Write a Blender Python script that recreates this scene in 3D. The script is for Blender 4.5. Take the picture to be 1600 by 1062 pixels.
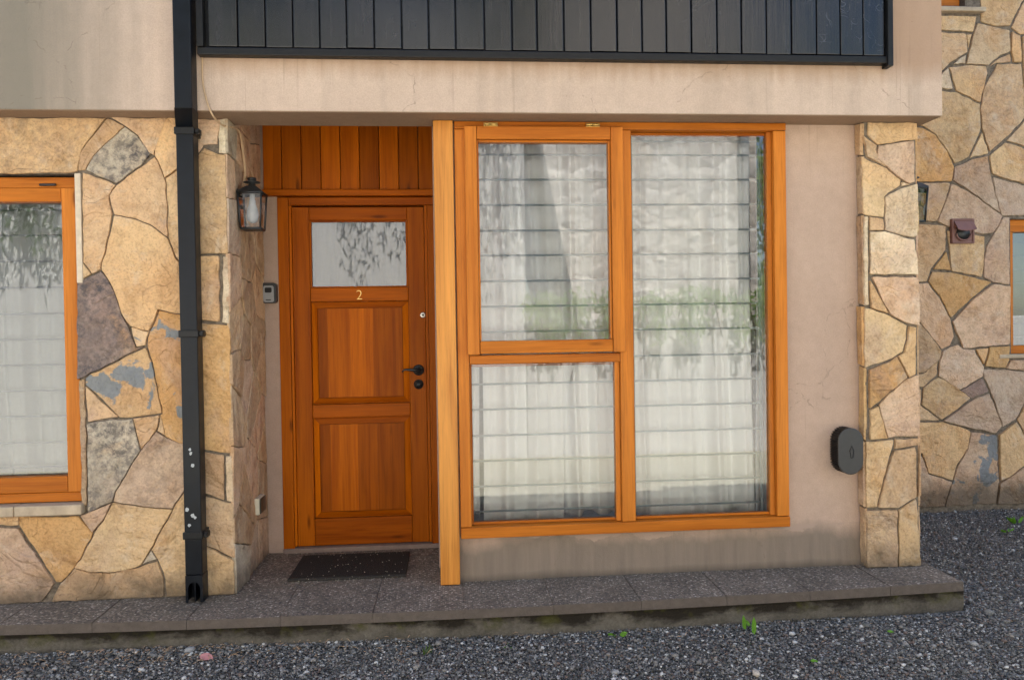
import bpy, bmesh, math, random
import numpy as np
from mathutils import Vector, Matrix, noise as mn

R = math.radians
sc = bpy.context.scene
for o in list(bpy.data.objects):
    bpy.data.objects.remove(o)

# ------------------------------------------------------------------ camera
F = 1200.0 / 1600.0                      # focal length over image width
CAM = Vector((0.0, -3.671, 1.22))
M3 = ((0.996627174536683, 0.01570159387566228, -0.08054647679937102),
      (-0.016787456943544544, 0.9997768673281088, -0.012821733305673662),
      (0.08032718259964362, 0.014130658348320078, 0.996668384283482))
def c2w(a, b, c):                        # picture axes (right, down, forward) -> world
    v = [M3[0][i] * a + M3[1][i] * b + M3[2][i] * c for i in range(3)]
    return Vector((v[0], v[2], -v[1]))
cam_d = bpy.data.cameras.new('camera')
cam = bpy.data.objects.new('camera', cam_d)
sc.collection.objects.link(cam)
rt, up, bk = c2w(1, 0, 0), c2w(0, -1, 0), c2w(0, 0, -1)
cam.matrix_world = Matrix(((rt.x, up.x, bk.x, CAM.x), (rt.y, up.y, bk.y, CAM.y), (rt.z, up.z, bk.z, CAM.z), (0, 0, 0, 1)))
cam_d.sensor_width = 36.0
cam_d.lens = 36.0 * F
cam_d.clip_start = 0.02
cam_d.clip_end = 500
sc.camera = cam

# ------------------------------------------------------------------ light
SUN_EL, SUN_AZ = 62.0, 8.0
world = bpy.data.worlds.new('World')
sc.world = world
world.use_nodes = True
wt = world.node_tree
sky = wt.nodes.new('ShaderNodeTexSky')
sky.sky_type = 'NISHITA'
sky.sun_disc = False
sky.sun_elevation = R(SUN_EL)
sky.sun_rotation = R(SUN_AZ)
wt.links.new(sky.outputs[0], wt.nodes['Background'].inputs[0])
wt.nodes['Background'].inputs[1].default_value = 0.12
sun_d = bpy.data.lights.new('sun', 'SUN')
sun_d.energy = 4.6
sun_d.angle = R(0.53)
sun_d.color = (1.0, 0.955, 0.885)
sun = bpy.data.objects.new('sun', sun_d)
sun.rotation_euler = (R(-(90 - SUN_EL)), 0, R(-SUN_AZ))
sun.location = (0, 8, 14)
sc.collection.objects.link(sun)
sc.view_settings.view_transform = 'Standard'
sc.view_settings.look = 'None'
sc.view_settings.gamma = 1.0
sc.view_settings.use_curve_mapping = False
sc.view_settings.exposure = 1.75
sc.cycles.use_denoising = True
sc.cycles.max_bounces = 10
sc.cycles.diffuse_bounces = 5
sc.cycles.transparent_max_bounces = 24

# ------------------------------------------------------------------ picture point -> plane
def ray(px, py):
    return c2w(px - 800.0, py - 531.0, 1200.0)
def atY(px, py, Y):
    r = ray(px, py); t = (Y - CAM.y) / r.y
    return (CAM.x + r.x * t, CAM.z + r.z * t)
def atX(px, py, X):
    r = ray(px, py); t = (X - CAM.x) / r.x
    return (CAM.y + r.y * t, CAM.z + r.z * t)
def atZ(px, py, Z):
    r = ray(px, py); t = (Z - CAM.z) / r.z
    return (CAM.x + r.x * t, CAM.y + r.y * t)

# ------------------------------------------------------------------ object helpers
def lk(o):
    sc.collection.objects.link(o); return o
def tag(o, label=None, cat=None, group=None, kind=None):
    if label: o['label'] = label
    if cat: o['category'] = cat
    if group: o['group'] = group
    if kind: o['kind'] = kind
    return o
def thing(name, label, cat, loc, group=None):
    o = lk(bpy.data.objects.new(name, None))
    o.location = loc; o.empty_display_size = 0.1
    return tag(o, label, cat, group)
def attach(o, parent):
    if parent is not None:
        o.parent = parent
        w = Vector((0, 0, 0)); p = parent
        while p is not None:
            w += p.location; p = p.parent
        o.location = -w

class MB:
    """collects shapes in world coordinates; build() links them as one mesh object"""
    def __init__(s):
        s.v = []; s.f = []; s.m = []; s.sm = []
    def add(s, vs, fs, m=0, smooth=False):
        b = len(s.v)
        s.v += [tuple(p) for p in vs]
        for f in fs:
            s.f.append(tuple(i + b for i in f)); s.m.append(m); s.sm.append(smooth)
        return s
    def box(s, x0, x1, y0, y1, z0, z1, m=0, bev=0.0):
        if bev > 0:
            bm = bmesh.new()
            vs = [bm.verts.new(p) for p in ((x0,y0,z0),(x1,y0,z0),(x1,y1,z0),(x0,y1,z0),(x0,y0,z1),(x1,y0,z1),(x1,y1,z1),(x0,y1,z1))]
            for f in ((0,3,2,1),(4,5,6,7),(0,1,5,4),(1,2,6,5),(2,3,7,6),(3,0,4,7)):
                bm.faces.new([vs[i] for i in f])
            bmesh.ops.bevel(bm, geom=bm.edges[:], offset=bev, segments=2, profile=0.5, affect='EDGES')
            bm.verts.index_update()
            s.add([v.co[:] for v in bm.verts], [[v.index for v in f.verts] for f in bm.faces], m)
            bm.free(); return s
        return s.add(((x0,y0,z0),(x1,y0,z0),(x1,y1,z0),(x0,y1,z0),(x0,y0,z1),(x1,y0,z1),(x1,y1,z1),(x0,y1,z1)),
                     ((0,3,2,1),(4,5,6,7),(0,1,5,4),(1,2,6,5),(2,3,7,6),(3,0,4,7)), m)
    def prism(s, pts, to3, h0, h1, m=0, smooth=False):
        n = len(pts)
        vs = [to3(u, w, h0) for u, w in pts] + [to3(u, w, h1) for u, w in pts]
        fs = [tuple(range(n))[::-1], tuple(range(n, 2 * n))]
        s.add(vs, fs, m)
        b = len(s.v) - 2 * n
        for i in range(n):
            j = (i + 1) % n
            s.f.append((b + i, b + j, b + n + j, b + n + i)); s.m.append(m); s.sm.append(smooth)
        return s
    def tube(s, pts, r, seg=8, m=0, cap=True):
        pts = [Vector(p) for p in pts]
        rs = r if isinstance(r, (list, tuple)) else [r] * len(pts)
        ring = []; vs = []; fs = []
        t0 = None; nrm = None
        for i, p in enumerate(pts):
            a = pts[max(i - 1, 0)]; c = pts[min(i + 1, len(pts) - 1)]
            t = (c - a).normalized()
            if nrm is None:
                nrm = t.orthogonal().normalized()
            else:
                nrm = (nrm - t * nrm.dot(t)).normalized()
            bn = t.cross(nrm)
            for k in range(seg):
                an = 2 * math.pi * k / seg
                vs.append(p + (nrm * math.cos(an) + bn * math.sin(an)) * rs[i])
        for i in range(len(pts) - 1):
            for k in range(seg):
                k2 = (k + 1) % seg
                fs.append((i * seg + k, i * seg + k2, (i + 1) * seg + k2, (i + 1) * seg + k))
        s.add(vs, fs, m, True)
        if cap:
            b = len(s.v) - len(vs)
            s.f.append(tuple(b + k for k in range(seg))[::-1]); s.m.append(m); s.sm.append(False)
            s.f.append(tuple(b + (len(pts) - 1) * seg + k for k in range(seg))); s.m.append(m); s.sm.append(False)
        return s
    def lathe(s, c, axis, prof, seg=24, m=0):
        """prof: (radius, height along axis)"""
        c = Vector(c); ax = Vector(axis).normalized(); n = ax.orthogonal().normalized(); b2 = ax.cross(n)
        vs = []; fs = []
        for r, h in prof:
            for k in range(seg):
                a = 2 * math.pi * k / seg
                vs.append(c + ax * h + (n * math.cos(a) + b2 * math.sin(a)) * max(r, 1e-5))
        for i in range(len(prof) - 1):
            for k in range(seg):
                k2 = (k + 1) % seg
                fs.append((i * seg + k, i * seg + k2, (i + 1) * seg + k2, (i + 1) * seg + k))
        return s.add(vs, fs, m, True)
    def build(s, name, mats, parent=None, fix=True):
        me = bpy.data.meshes.new(name)
        me.from_pydata(s.v, [], s.f)
        for mt in (mats if isinstance(mats, (list, tuple)) else [mats]):
            me.materials.append(mt)
        me.polygons.foreach_set('material_index', s.m)
        me.polygons.foreach_set('use_smooth', s.sm)
        me.update()
        if fix:
            bm = bmesh.new(); bm.from_mesh(me)
            bmesh.ops.recalc_face_normals(bm, faces=bm.faces[:])
            bm.to_mesh(me); bm.free()
        o = lk(bpy.data.objects.new(name, me))
        attach(o, parent)
        return o

def wall_grid(mb, x0, x1, z0, z1, y0, y1, holes, m=0):
    xs = sorted({x0, x1} | {min(max(v, x0), x1) for h in holes for v in h[:2]})
    zs = sorted({z0, z1} | {min(max(v, z0), z1) for h in holes for v in h[2:]})
    for a, b in zip(xs, xs[1:]):
        for c, d in zip(zs, zs[1:]):
            mx, mz = (a + b) / 2, (c + d) / 2
            if any(h[0] < mx < h[1] and h[2] < mz < h[3] for h in holes): continue
            mb.box(a, b, y0, y1, c, d, m)

# ------------------------------------------------------------------ materials
class NT:
    def __init__(s, name):
        s.mat = bpy.data.materials.new(name); s.mat.use_nodes = True
        s.t = s.mat.node_tree; s.n = s.t.nodes
        s.b = s.n['Principled BSDF']; s.out = s.n['Material Output']
    def L(s, a, b): s.t.links.new(a, b)
    def put(s, sock, v):
        if isinstance(v, bpy.types.NodeSocket): s.L(v, sock)
        elif isinstance(v, (tuple, list)):
            if len(v) == 3 and sock.type == 'RGBA': v = (*v, 1)
            sock.default_value = v
        else: sock.default_value = v
    def coord(s, which='Object'):
        return s.n.new('ShaderNodeTexCoord').outputs[which]
    def mapping(s, vec, scale=(1, 1, 1), loc=(0, 0, 0)):
        k = s.n.new('ShaderNodeMapping'); s.L(vec, k.inputs[0]); k.inputs['Scale'].default_value = scale
        s.put(k.inputs['Location'], loc); return k.outputs[0]
    def noise(s, vec, scale, detail=4, rough=0.55, dist=0.0):
        k = s.n.new('ShaderNodeTexNoise'); s.L(vec, k.inputs['Vector'])
        k.inputs['Scale'].default_value = scale; k.inputs['Detail'].default_value = detail
        k.inputs['Roughness'].default_value = rough; k.inputs['Distortion'].default_value = dist
        return k.outputs['Fac']
    def vor(s, vec, scale, feat='F1', out='Distance', rnd=1.0):
        k = s.n.new('ShaderNodeTexVoronoi'); s.L(vec, k.inputs['Vector']); k.feature = feat
        k.inputs['Scale'].default_value = scale; k.inputs['Randomness'].default_value = rnd
        return k.outputs[out]
    def ramp(s, fac, stops, interp='LINEAR'):
        k = s.n.new('ShaderNodeValToRGB'); s.put(k.inputs[0], fac); e = k.color_ramp.elements; k.color_ramp.interpolation = interp
        while len(e) < len(stops): e.new(0.5)
        for i, (p, c) in enumerate(stops):
            e[i].position = p; e[i].color = (*c, 1) if len(c) == 3 else c
        return k.outputs[0]
    def rng(s, v, a, b, c=0.0, d=1.0):
        k = s.n.new('ShaderNodeMapRange'); s.put(k.inputs[0], v)
        for i, q in enumerate((a, b, c, d)): k.inputs[1 + i].default_value = q
        return k.outputs[0]
    def math(s, op, a, b=0.0, c=0.0):
        k = s.n.new('ShaderNodeMath'); k.operation = op
        s.put(k.inputs[0], a); s.put(k.inputs[1], b); s.put(k.inputs[2], c); return k.outputs[0]
    def mix(s, fac, a, b, blend='MIX'):
        k = s.n.new('ShaderNodeMix'); k.data_type = 'RGBA'; k.blend_type = blend
        s.put(k.inputs[0], fac); s.put(k.inputs[6], a); s.put(k.inputs[7], b); return k.outputs[2]
    def attr(s, name, out='Color'):
        k = s.n.new('ShaderNodeAttribute'); k.attribute_name = name; return k.outputs[out]
    def sep(s, v):
        k = s.n.new('ShaderNodeSeparateXYZ'); s.L(v, k.inputs[0]); return k.outputs
    def island(s):
        return s.n.new('ShaderNodeNewGeometry').outputs['Random Per Island']
    def vadd(s, a, b):
        k = s.n.new('ShaderNodeVectorMath'); k.operation = 'ADD'; s.put(k.inputs[0], a); s.put(k.inputs[1], b); return k.outputs[0]
    def comb(s, x, y, z):
        k = s.n.new('ShaderNodeCombineXYZ'); s.put(k.inputs[0], x); s.put(k.inputs[1], y); s.put(k.inputs[2], z); return k.outputs[0]
    def bump(s, h, strength=0.5, dist=0.01, prev=None):
        k = s.n.new('ShaderNodeBump'); s.put(k.inputs['Height'], h); k.inputs['Strength'].default_value = strength
        k.inputs['Distance'].default_value = dist
        if prev is not None: s.L(prev, k.inputs['Normal'])
        s.L(k.outputs[0], s.b.inputs['Normal']); return k.outputs[0]
    def fin(s, col=None, rough=0.8, spec=0.3, metal=0.0, coat=0.0):
        if col is not None: s.put(s.b.inputs['Base Color'], col)
        s.put(s.b.inputs['Roughness'], rough); s.put(s.b.inputs['Specular IOR Level'], spec)
        s.b.inputs['Metallic'].default_value = metal
        if coat: s.b.inputs['Coat Weight'].default_value = coat; s.b.inputs['Coat Roughness'].default_value = 0.25
        return s.mat

def m_stone(name):
    t = NT(name)
    co = t.vadd(t.coord(), t.attr('shift', 'Vector'))
    tint = t.attr('tint'); par = t.sep(t.attr('wear', 'Vector'))
    big = t.noise(co, 2.6, 5, 0.6, 0.4)
    mid = t.noise(co, 11, 8, 0.68, 0.3)
    fine = t.noise(co, 90, 6, 0.7)
    c = t.mix(t.rng(big, 0.38, 0.66), tint, t.mix(1.0, tint, (0.95, 0.86, 0.80), 'MULTIPLY'))
    warm = t.noise(t.vadd(co, (7.3, 1.1, 4.2)), 3.4, 6, 0.65, 0.8)
    c = t.mix(t.rng(warm, 0.55, 0.72, 0, 0.5), c, (0.50, 0.26, 0.09))
    pinkn = t.noise(t.vadd(co, (1.3, 8.1, 2.2)), 2.8, 6, 0.6, 0.6)
    c = t.mix(t.rng(pinkn, 0.54, 0.74, 0, 0.55), c, (0.40, 0.27, 0.215))
    c = t.mix(1.0, c, t.ramp(mid, ((0.3, (0.74, 0.70, 0.65)), (0.5, (1.03, 1.03, 1.03)), (0.72, (1.15, 1.14, 1.12)))), 'MULTIPLY')
    c = t.mix(1.0, c, t.ramp(fine, ((0.28, (0.68, 0.64, 0.60)), (0.48, (1.03, 1.03, 1.03)), (0.75, (1.18, 1.17, 1.15)))), 'MULTIPLY')
    paln = t.noise(t.vadd(co, (4.4, 2.7, 6.1)), 5.5, 8, 0.72, 0.5)
    c = t.mix(t.rng(paln, 0.54, 0.70, 0, 0.6), c, (0.66, 0.53, 0.39))
    # lichen and mineral patches with hard outlines
    pn = t.noise(t.vadd(co, (3.7, 3.1, 9.2)), 6.5, 5, 0.55, 0.5)
    pm = t.math('MULTIPLY', par[0], t.rng(pn, 0.545, 0.57))
    c = t.mix(pm, c, t.mix(mid, (0.17, 0.18, 0.185), (0.30, 0.295, 0.28)))
    # dark mottled crust
    gm = t.noise(t.vadd(co, (9.7, 5.1, 0.2)), 34, 7, 0.72, 0.3)
    gb = t.noise(t.vadd(co, (2.7, 6.1, 3.2)), 5, 4, 0.6)
    c = t.mix(t.math('MULTIPLY', par[1], t.math('MULTIPLY', t.rng(gm, 0.42, 0.60), t.rng(gb, 0.3, 0.6, 0.35, 1.0))), c, (0.085, 0.075, 0.075))
    # damp grime near the foot of the wall
    z = t.sep(t.coord())[2]
    gn = t.noise(t.coord(), 7, 5, 0.6)
    foot = t.rng(t.math('ADD', z, t.math('MULTIPLY', gn, -0.30)), -0.15, -0.01, 1.0, 0.0)
    c = t.mix(t.math('MULTIPLY', foot, 0.75), c, (0.075, 0.062, 0.045))
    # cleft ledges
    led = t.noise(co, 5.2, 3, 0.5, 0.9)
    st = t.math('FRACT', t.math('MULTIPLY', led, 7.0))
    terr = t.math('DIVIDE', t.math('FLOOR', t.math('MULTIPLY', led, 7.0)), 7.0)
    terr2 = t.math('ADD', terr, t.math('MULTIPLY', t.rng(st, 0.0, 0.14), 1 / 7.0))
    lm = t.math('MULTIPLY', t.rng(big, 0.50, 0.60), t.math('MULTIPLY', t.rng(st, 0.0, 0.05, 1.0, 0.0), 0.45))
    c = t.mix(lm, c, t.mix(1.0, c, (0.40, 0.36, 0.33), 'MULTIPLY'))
    h = t.math('ADD', t.math('MULTIPLY', mid, 0.55), t.math('MULTIPLY', t.math('MULTIPLY', terr2, t.rng(big, 0.42, 0.60)), 1.6))
    h = t.math('ADD', h, t.math('MULTIPLY', fine, 0.16))
    t.bump(h, 1.0, 0.022)
    return t.fin(c, 0.88, 0.2)

def m_mortar():
    t = NT('mortar'); co = t.coord()
    n = t.noise(co, 40, 6, 0.7)
    t.bump(n, 0.7, 0.006)
    return t.fin(t.ramp(n, ((0.35, (0.10, 0.08, 0.06)), (0.7, (0.25, 0.20, 0.15)))), 0.95, 0.1)

def m_plaster(name, base, stain=0.0, foot=False, streak_x=None):
    t = NT(name); co = t.coord()
    a = t.noise(co, 1.3, 5, 0.6, 0.3); f = t.noise(co, 160, 4, 0.7); g = t.noise(co, 22, 5, 0.6)
    c = t.mix(1.0, base, t.ramp(a, ((0.3, (0.90, 0.88, 0.86)), (0.7, (1.07, 1.06, 1.05)))), 'MULTIPLY')
    c = t.mix(1.0, c, t.ramp(g, ((0.3, (0.95, 0.95, 0.94)), (0.7, (1.04, 1.04, 1.04)))), 'MULTIPLY')
    c = t.mix(1.0, c, t.ramp(f, ((0.3, (0.86, 0.86, 0.86)), (0.7, (1.06, 1.06, 1.06)))), 'MULTIPLY')
    xyz = t.sep(co)
    if foot:     # splash dirt, with drips and a ragged upper edge, and a chipped newer strip below the window
        dr = t.noise(t.mapping(co, (26, 26, 2.0)), 1.0, 5, 0.65)
        lo = t.noise(t.mapping(co, (3.2, 3.2, 1.5)), 1.0, 4, 0.6)
        lev = t.math('ADD', t.math('ADD', xyz[2], t.math('MULTIPLY', lo, -0.24)), t.math('MULTIPLY', dr, -0.07))
        dm = t.rng(lev, 0.0, 0.09, 1.0, 0.0)
        c = t.mix(t.math('MULTIPLY', dm, 0.9), c, t.mix(t.rng(dr, 0.30, 0.70), (0.165, 0.132, 0.104), (0.225, 0.178, 0.138)))
        cn = t.noise(t.mapping(co, (5.0, 5.0, 9.0)), 1.0, 5, 0.6, 0.4)
        cl = t.math('ADD', xyz[2], t.math('MULTIPLY', t.math('SUBTRACT', cn, 0.5), 0.19))
        cm = t.math('MULTIPLY', t.rng(cl, 0.196, 0.202), t.rng(xyz[2], 0.215, 0.222, 1.0, 0.0))
        c = t.mix(t.math('MULTIPLY', cm, 0.85), c, (0.40, 0.29, 0.225))
        gl = t.math('ADD', xyz[2], t.math('MULTIPLY', lo, -0.06))
        c = t.mix(t.rng(gl, -0.03, 0.01, 0.55, 0.0), c, (0.05, 0.045, 0.035))
    if stain:
        sx = t.noise(t.mapping(co, (5.5, 5.5, 0.35)), 1.0, 5, 0.6)
        c = t.mix(t.math('MULTIPLY', t.rng(sx, 0.48, 0.68), stain), c, (0.22, 0.185, 0.14))
        hi = t.noise(t.mapping(co, (30, 30, 1.2)), 1.0, 3, 0.5)
        top = t.rng(t.math('ADD', xyz[2], t.math('MULTIPLY', hi, 0.10)), 2.41, 2.52, 0.0, 0.7)
        c = t.mix(t.math('MULTIPLY', top, t.rng(xyz[0], -1.15, -1.0)), c, (0.33, 0.20, 0.12))
    if streak_x is not None:
        sx = t.noise(t.mapping(co, (9, 9, 0.5)), 1.0, 5, 0.6)
        m = t.math('MULTIPLY', t.rng(t.math('ADD', xyz[0], t.math('MULTIPLY', sx, 0.55)), streak_x, streak_x + 0.55, 1.0, 0.0), 0.9)
        c = t.mix(m, c, (0.20, 0.175, 0.135))
    dx = t.noise(t.mapping(co, (46, 46, 0.9)), 1.0, 2, 0.5)
    dm2 = t.math('MULTIPLY', t.rng(dx, 0.66, 0.72, 0, 0.30), t.rng(a, 0.46, 0.58))
    c = t.mix(dm2, c, (0.20, 0.14, 0.095))
    wq = t.n.new('ShaderNodeTexNoise'); t.L(co, wq.inputs['Vector']); wq.inputs['Scale'].default_value = 3.0; wq.inputs['Detail'].default_value = 6
    ww = t.n.new('ShaderNodeVectorMath'); ww.operation = 'MULTIPLY_ADD'; t.L(wq.outputs['Color'], ww.inputs[0]); ww.inputs[1].default_value = (0.5, 0.5, 0.5); t.L(co, ww.inputs[2])
    ck = t.vor(ww.outputs[0], 0.9, 'DISTANCE_TO_EDGE')
    c = t.mix(t.math('MULTIPLY', t.rng(ck, 0.0008, 0.0035, 0.45, 0.0), t.rng(g, 0.48, 0.56)), c, (0.15, 0.11, 0.08))
    sp = t.vor(co, 9.0)
    c = t.mix(t.rng(sp, 0.012, 0.03, 0.5, 0.0), c, (0.14, 0.10, 0.075))
    t.bump(t.math('ADD', t.math('MULTIPLY', f, 0.8), g), 0.5, 0.005)
    return t.fin(c, 0.92, 0.15)

def m_wood(name, base, dark, axis, rough=0.36, spec=0.5, vary=0.22):
    """varnished timber, grain along axis; each board differs"""
    t = NT(name); isl = t.island()
    co = t.vadd(t.coord(), t.comb(t.math('MULTIPLY', isl, 31.0), t.math('MULTIPLY', isl, 17.0), t.math('MULTIPLY', isl, 43.0)))
    def sv(a, l): return {'X': (l, a, a), 'Z': (a, a, l), 'Y': (a, l, a)}[axis]
    g1 = t.noise(t.mapping(co, sv(16, 0.9)), 1.0, 5, 0.6, 0.9)
    g2 = t.noise(t.mapping(co, sv(120, 4.0)), 1.0, 6, 0.65)
    big = t.noise(t.mapping(co, sv(3.0, 0.7)), 1.0, 3, 0.5)
    c = t.ramp(g1, ((0.28, dark), (0.52, base), (0.75, tuple(min(1, v * 1.22) for v in base))))
    c = t.mix(1.0, c, t.ramp(g2, ((0.30, (0.74, 0.70, 0.66)), (0.50, (1, 1, 1)), (0.75, (1.08, 1.06, 1.02)))), 'MULTIPLY')
    c = t.mix(1.0, c, t.ramp(big, ((0.3, (0.86, 0.80, 0.76)), (0.7, (1.10, 1.10, 1.10)))), 'MULTIPLY')
    lo, hi = 1 - vary, 1 + vary
    c = t.mix(1.0, c, t.ramp(isl, ((0.0, (lo, lo * 0.93, lo * 0.9)), (1.0, (hi, hi, hi * 0.95)))), 'MULTIPLY')
    kn = t.vor(t.mapping(co, sv(7, 1.6)), 1.0)
    c = t.mix(t.rng(kn, 0.03, 0.09, 0.75, 0.0), c, tuple(v * 0.30 for v in dark))
    t.bump(t.math('ADD', g2, t.math('MULTIPLY', g1, 0.5)), 0.12, 0.003)
    return t.fin(c, t.rng(g2, 0.2, 0.8, rough - 0.06, rough + 0.10), spec)

def m_plain(name, col, rough=0.5, spec=0.4, metal=0.0, var=0.12, scale=30, bump=0.1):
    t = NT(name); co = t.coord(); n = t.noise(co, scale, 5, 0.65)
    c = t.mix(1.0, col, t.ramp(n, ((0.3, (1 - var,) * 3), (0.7, (1 + var,) * 3))), 'MULTIPLY')
    if bump: t.bump(n, bump, 0.003)
    return t.fin(c, t.rng(n, 0.3, 0.7, max(rough - 0.08, 0.02), rough + 0.08), spec, metal)

def m_boards():
    t = NT('black_painted_board'); isl = t.island()
    co = t.vadd(t.coord(), t.comb(t.math('MULTIPLY', isl, 11.0), 0.0, t.math('MULTIPLY', isl, 7.0)))
    g = t.noise(t.mapping(co, (70, 70, 2.5)), 1.0, 6, 0.65); b = t.noise(t.mapping(co, (9, 9, 2.0)), 1.0, 5, 0.6)
    c = t.ramp(b, ((0.3, (0.004, 0.004, 0.005)), (0.75, (0.017, 0.015, 0.0155))))
    c = t.mix(t.rng(g, 0.52, 0.74, 0.0, 0.5), c, (0.036, 0.031, 0.029))
    # pale rubbed scratches
    w = t.n.new('ShaderNodeTexNoise'); t.L(co, w.inputs['Vector']); w.inputs['Scale'].default_value = 7
    wv = t.n.new('ShaderNodeVectorMath'); wv.operation = 'MULTIPLY_ADD'
    t.L(w.outputs['Color'], wv.inputs[0]); wv.inputs[1].default_value = (0.22, 0.22, 0.22); t.L(co, wv.inputs[2])
    sc1 = t.vor(wv.outputs[0], 15, 'DISTANCE_TO_EDGE')
    area = t.rng(t.noise(t.coord(), 3.1, 3, 0.5), 0.50, 0.62)
    brk = t.rng(t.noise(co, 16, 3, 0.5), 0.50, 0.60)
    xm = t.rng(t.sep(t.coord())[0], -0.3, 0.1)
    sm = t.math('MULTIPLY', t.math('MULTIPLY', t.rng(sc1, 0.006, 0.022, 1, 0), area), t.math('MULTIPLY', brk, xm))
    c = t.mix(t.math('MULTIPLY', sm, 0.55), c, (0.11, 0.105, 0.115))
    # worn feet of the boards
    z = t.sep(t.coord())[2]
    ft = t.math('MULTIPLY', t.rng(z, 2.49, 2.56, 1, 0), t.rng(g, 0.45, 0.6))
    c = t.mix(t.math('MULTIPLY', ft, 0.6), c, (0.012, 0.010, 0.010))
    t.bump(t.math('ADD', g, b), 0.18, 0.004)
    return t.fin(c, t.rng(b, 0.3, 0.7, 0.15, 0.28), 0.55)

def m_tile():
    t = NT('washed_pebble_tile'); co = t.coord()
    v = t.n.new('ShaderNodeTexVoronoi'); t.L(co, v.inputs['Vector']); v.inputs['Scale'].default_value = 104
    hue = t.sep(v.outputs['Color'])
    c = t.ramp(hue[0], ((0.0, (0.085, 0.074, 0.063)), (0.22, (0.17, 0.138, 0.108)), (0.50, (0.25, 0.208, 0.165)), (0.76, (0.34, 0.295, 0.24)), (0.96, (0.52, 0.48, 0.41))), 'CONSTANT')
    c = t.mix(t.rng(v.outputs['Distance'], 0.40, 0.62), c, (0.145, 0.124, 0.100))
    d = t.noise(co, 4.5, 5, 0.6)
    c = t.mix(1.0, c, t.ramp(d, ((0.3, (0.72, 0.70, 0.68)), (0.7, (1.16, 1.12, 1.1)))), 'MULTIPLY')
    isl = t.island()
    c = t.mix(1.0, c, t.ramp(isl, ((0, (0.95, 0.94, 0.93)), (1, (1.06, 1.05, 1.04)))), 'MULTIPLY')
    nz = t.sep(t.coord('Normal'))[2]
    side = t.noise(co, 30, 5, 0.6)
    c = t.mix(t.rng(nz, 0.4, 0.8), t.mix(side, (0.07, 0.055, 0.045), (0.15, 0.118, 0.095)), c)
    t.bump(t.math('MULTIPLY', v.outputs['Distance'], -1.0), 0.6, 0.003)
    return t.fin(c, 0.8, 0.25)

def m_concrete():
    t = NT('mossy_concrete'); co = t.coord()
    a = t.noise(co, 6, 6, 0.65, 0.3); f = t.noise(co, 70, 6, 0.7); z = t.sep(co)[2]
    c = t.ramp(a, ((0.3, (0.085, 0.074, 0.06)), (0.7, (0.165, 0.145, 0.118))))
    c = t.mix(1.0, c, t.ramp(f, ((0.3, (0.7, 0.7, 0.7)), (0.7, (1.15, 1.15, 1.15)))), 'MULTIPLY')
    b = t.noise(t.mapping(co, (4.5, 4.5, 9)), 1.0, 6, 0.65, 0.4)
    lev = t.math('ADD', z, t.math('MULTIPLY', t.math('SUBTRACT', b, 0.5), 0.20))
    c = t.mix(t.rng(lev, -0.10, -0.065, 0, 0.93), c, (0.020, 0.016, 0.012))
    mo = t.noise(t.vadd(co, (4, 4, 4)), 9, 5, 0.6)
    c = t.mix(t.math('MULTIPLY', t.rng(mo, 0.54, 0.66, 0, 0.7), t.rng(z, -0.12, -0.08)), c, (0.07, 0.068, 0.018))
    t.bump(t.math('ADD', a, t.math('MULTIPLY', f, 0.5)), 0.8, 0.014)
    return t.fin(c, 0.95, 0.1)

def m_gravel(per_stone):
    t = NT('gravel_stone' if per_stone else 'gravel_bed'); co = t.coord()
    if per_stone: r = t.island()
    else:
        v = t.n.new('ShaderNodeTexVoronoi'); t.L(co, v.inputs['Vector']); v.inputs['Scale'].default_value = 95
        r = t.sep(v.outputs['Color'])[0]; t.bump(t.math('MULTIPLY', v.outputs['Distance'], -1.0), 1.0, 0.012)
    c = t.ramp(r, ((0.0, (0.060, 0.058, 0.056)), (0.18, (0.11, 0.106, 0.101)), (0.40, (0.165, 0.158, 0.150)), (0.60, (0.23, 0.206, 0.182)), (0.76, (0.16, 0.115, 0.095)), (0.83, (0.28, 0.27, 0.26)), (0.94, (0.52, 0.50, 0.47))), 'CONSTANT')
    d = t.noise(co, 2.2, 4, 0.6)
    c = t.mix(1.0, c, t.ramp(d, ((0.3, (0.82, 0.82, 0.84)), (0.7, (1.12, 1.12, 1.1)))), 'MULTIPLY')
    return t.fin(c, 0.75, 0.3)

def m_leaf(name, a, b, trans=0.35):
    t = NT(name); c = t.ramp(t.island(), ((0, a), (1, b)))
    t.fin(c, 0.5, 0.35)
    tr = t.n.new('ShaderNodeBsdfTranslucent'); t.L(c, tr.inputs[0])
    mx = t.n.new('ShaderNodeMixShader'); mx.inputs[0].default_value = trans
    t.L(t.b.outputs[0], mx.inputs[1]); t.L(tr.outputs[0], mx.inputs[2]); t.L(mx.outputs[0], t.out.inputs[0])
    return t.mat

def m_cloth(name, col, trans=0.35):
    t = NT(name); co = t.coord()
    w = t.noise(t.mapping(co, (260, 260, 420)), 1.0, 2, 0.5)
    b = t.noise(co, 2.0, 3, 0.5)
    c = t.mix(1.0, col, t.ramp(w, ((0.3, (0.93, 0.93, 0.93)), (0.7, (1.04, 1.04, 1.04)))), 'MULTIPLY')
    c = t.mix(1.0, c, t.ramp(b, ((0.3, (0.95, 0.95, 0.95)), (0.7, (1.03, 1.03, 1.03)))), 'MULTIPLY')
    t.fin(c, 0.95, 0.1)
    tr = t.n.new('ShaderNodeBsdfTranslucent'); t.L(c, tr.inputs[0])
    mx = t.n.new('ShaderNodeMixShader'); mx.inputs[0].default_value = trans
    t.L(t.b.outputs[0], mx.inputs[1]); t.L(tr.outputs[0], mx.inputs[2]); t.L(mx.outputs[0], t.out.inputs[0])
    return t.mat

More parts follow.
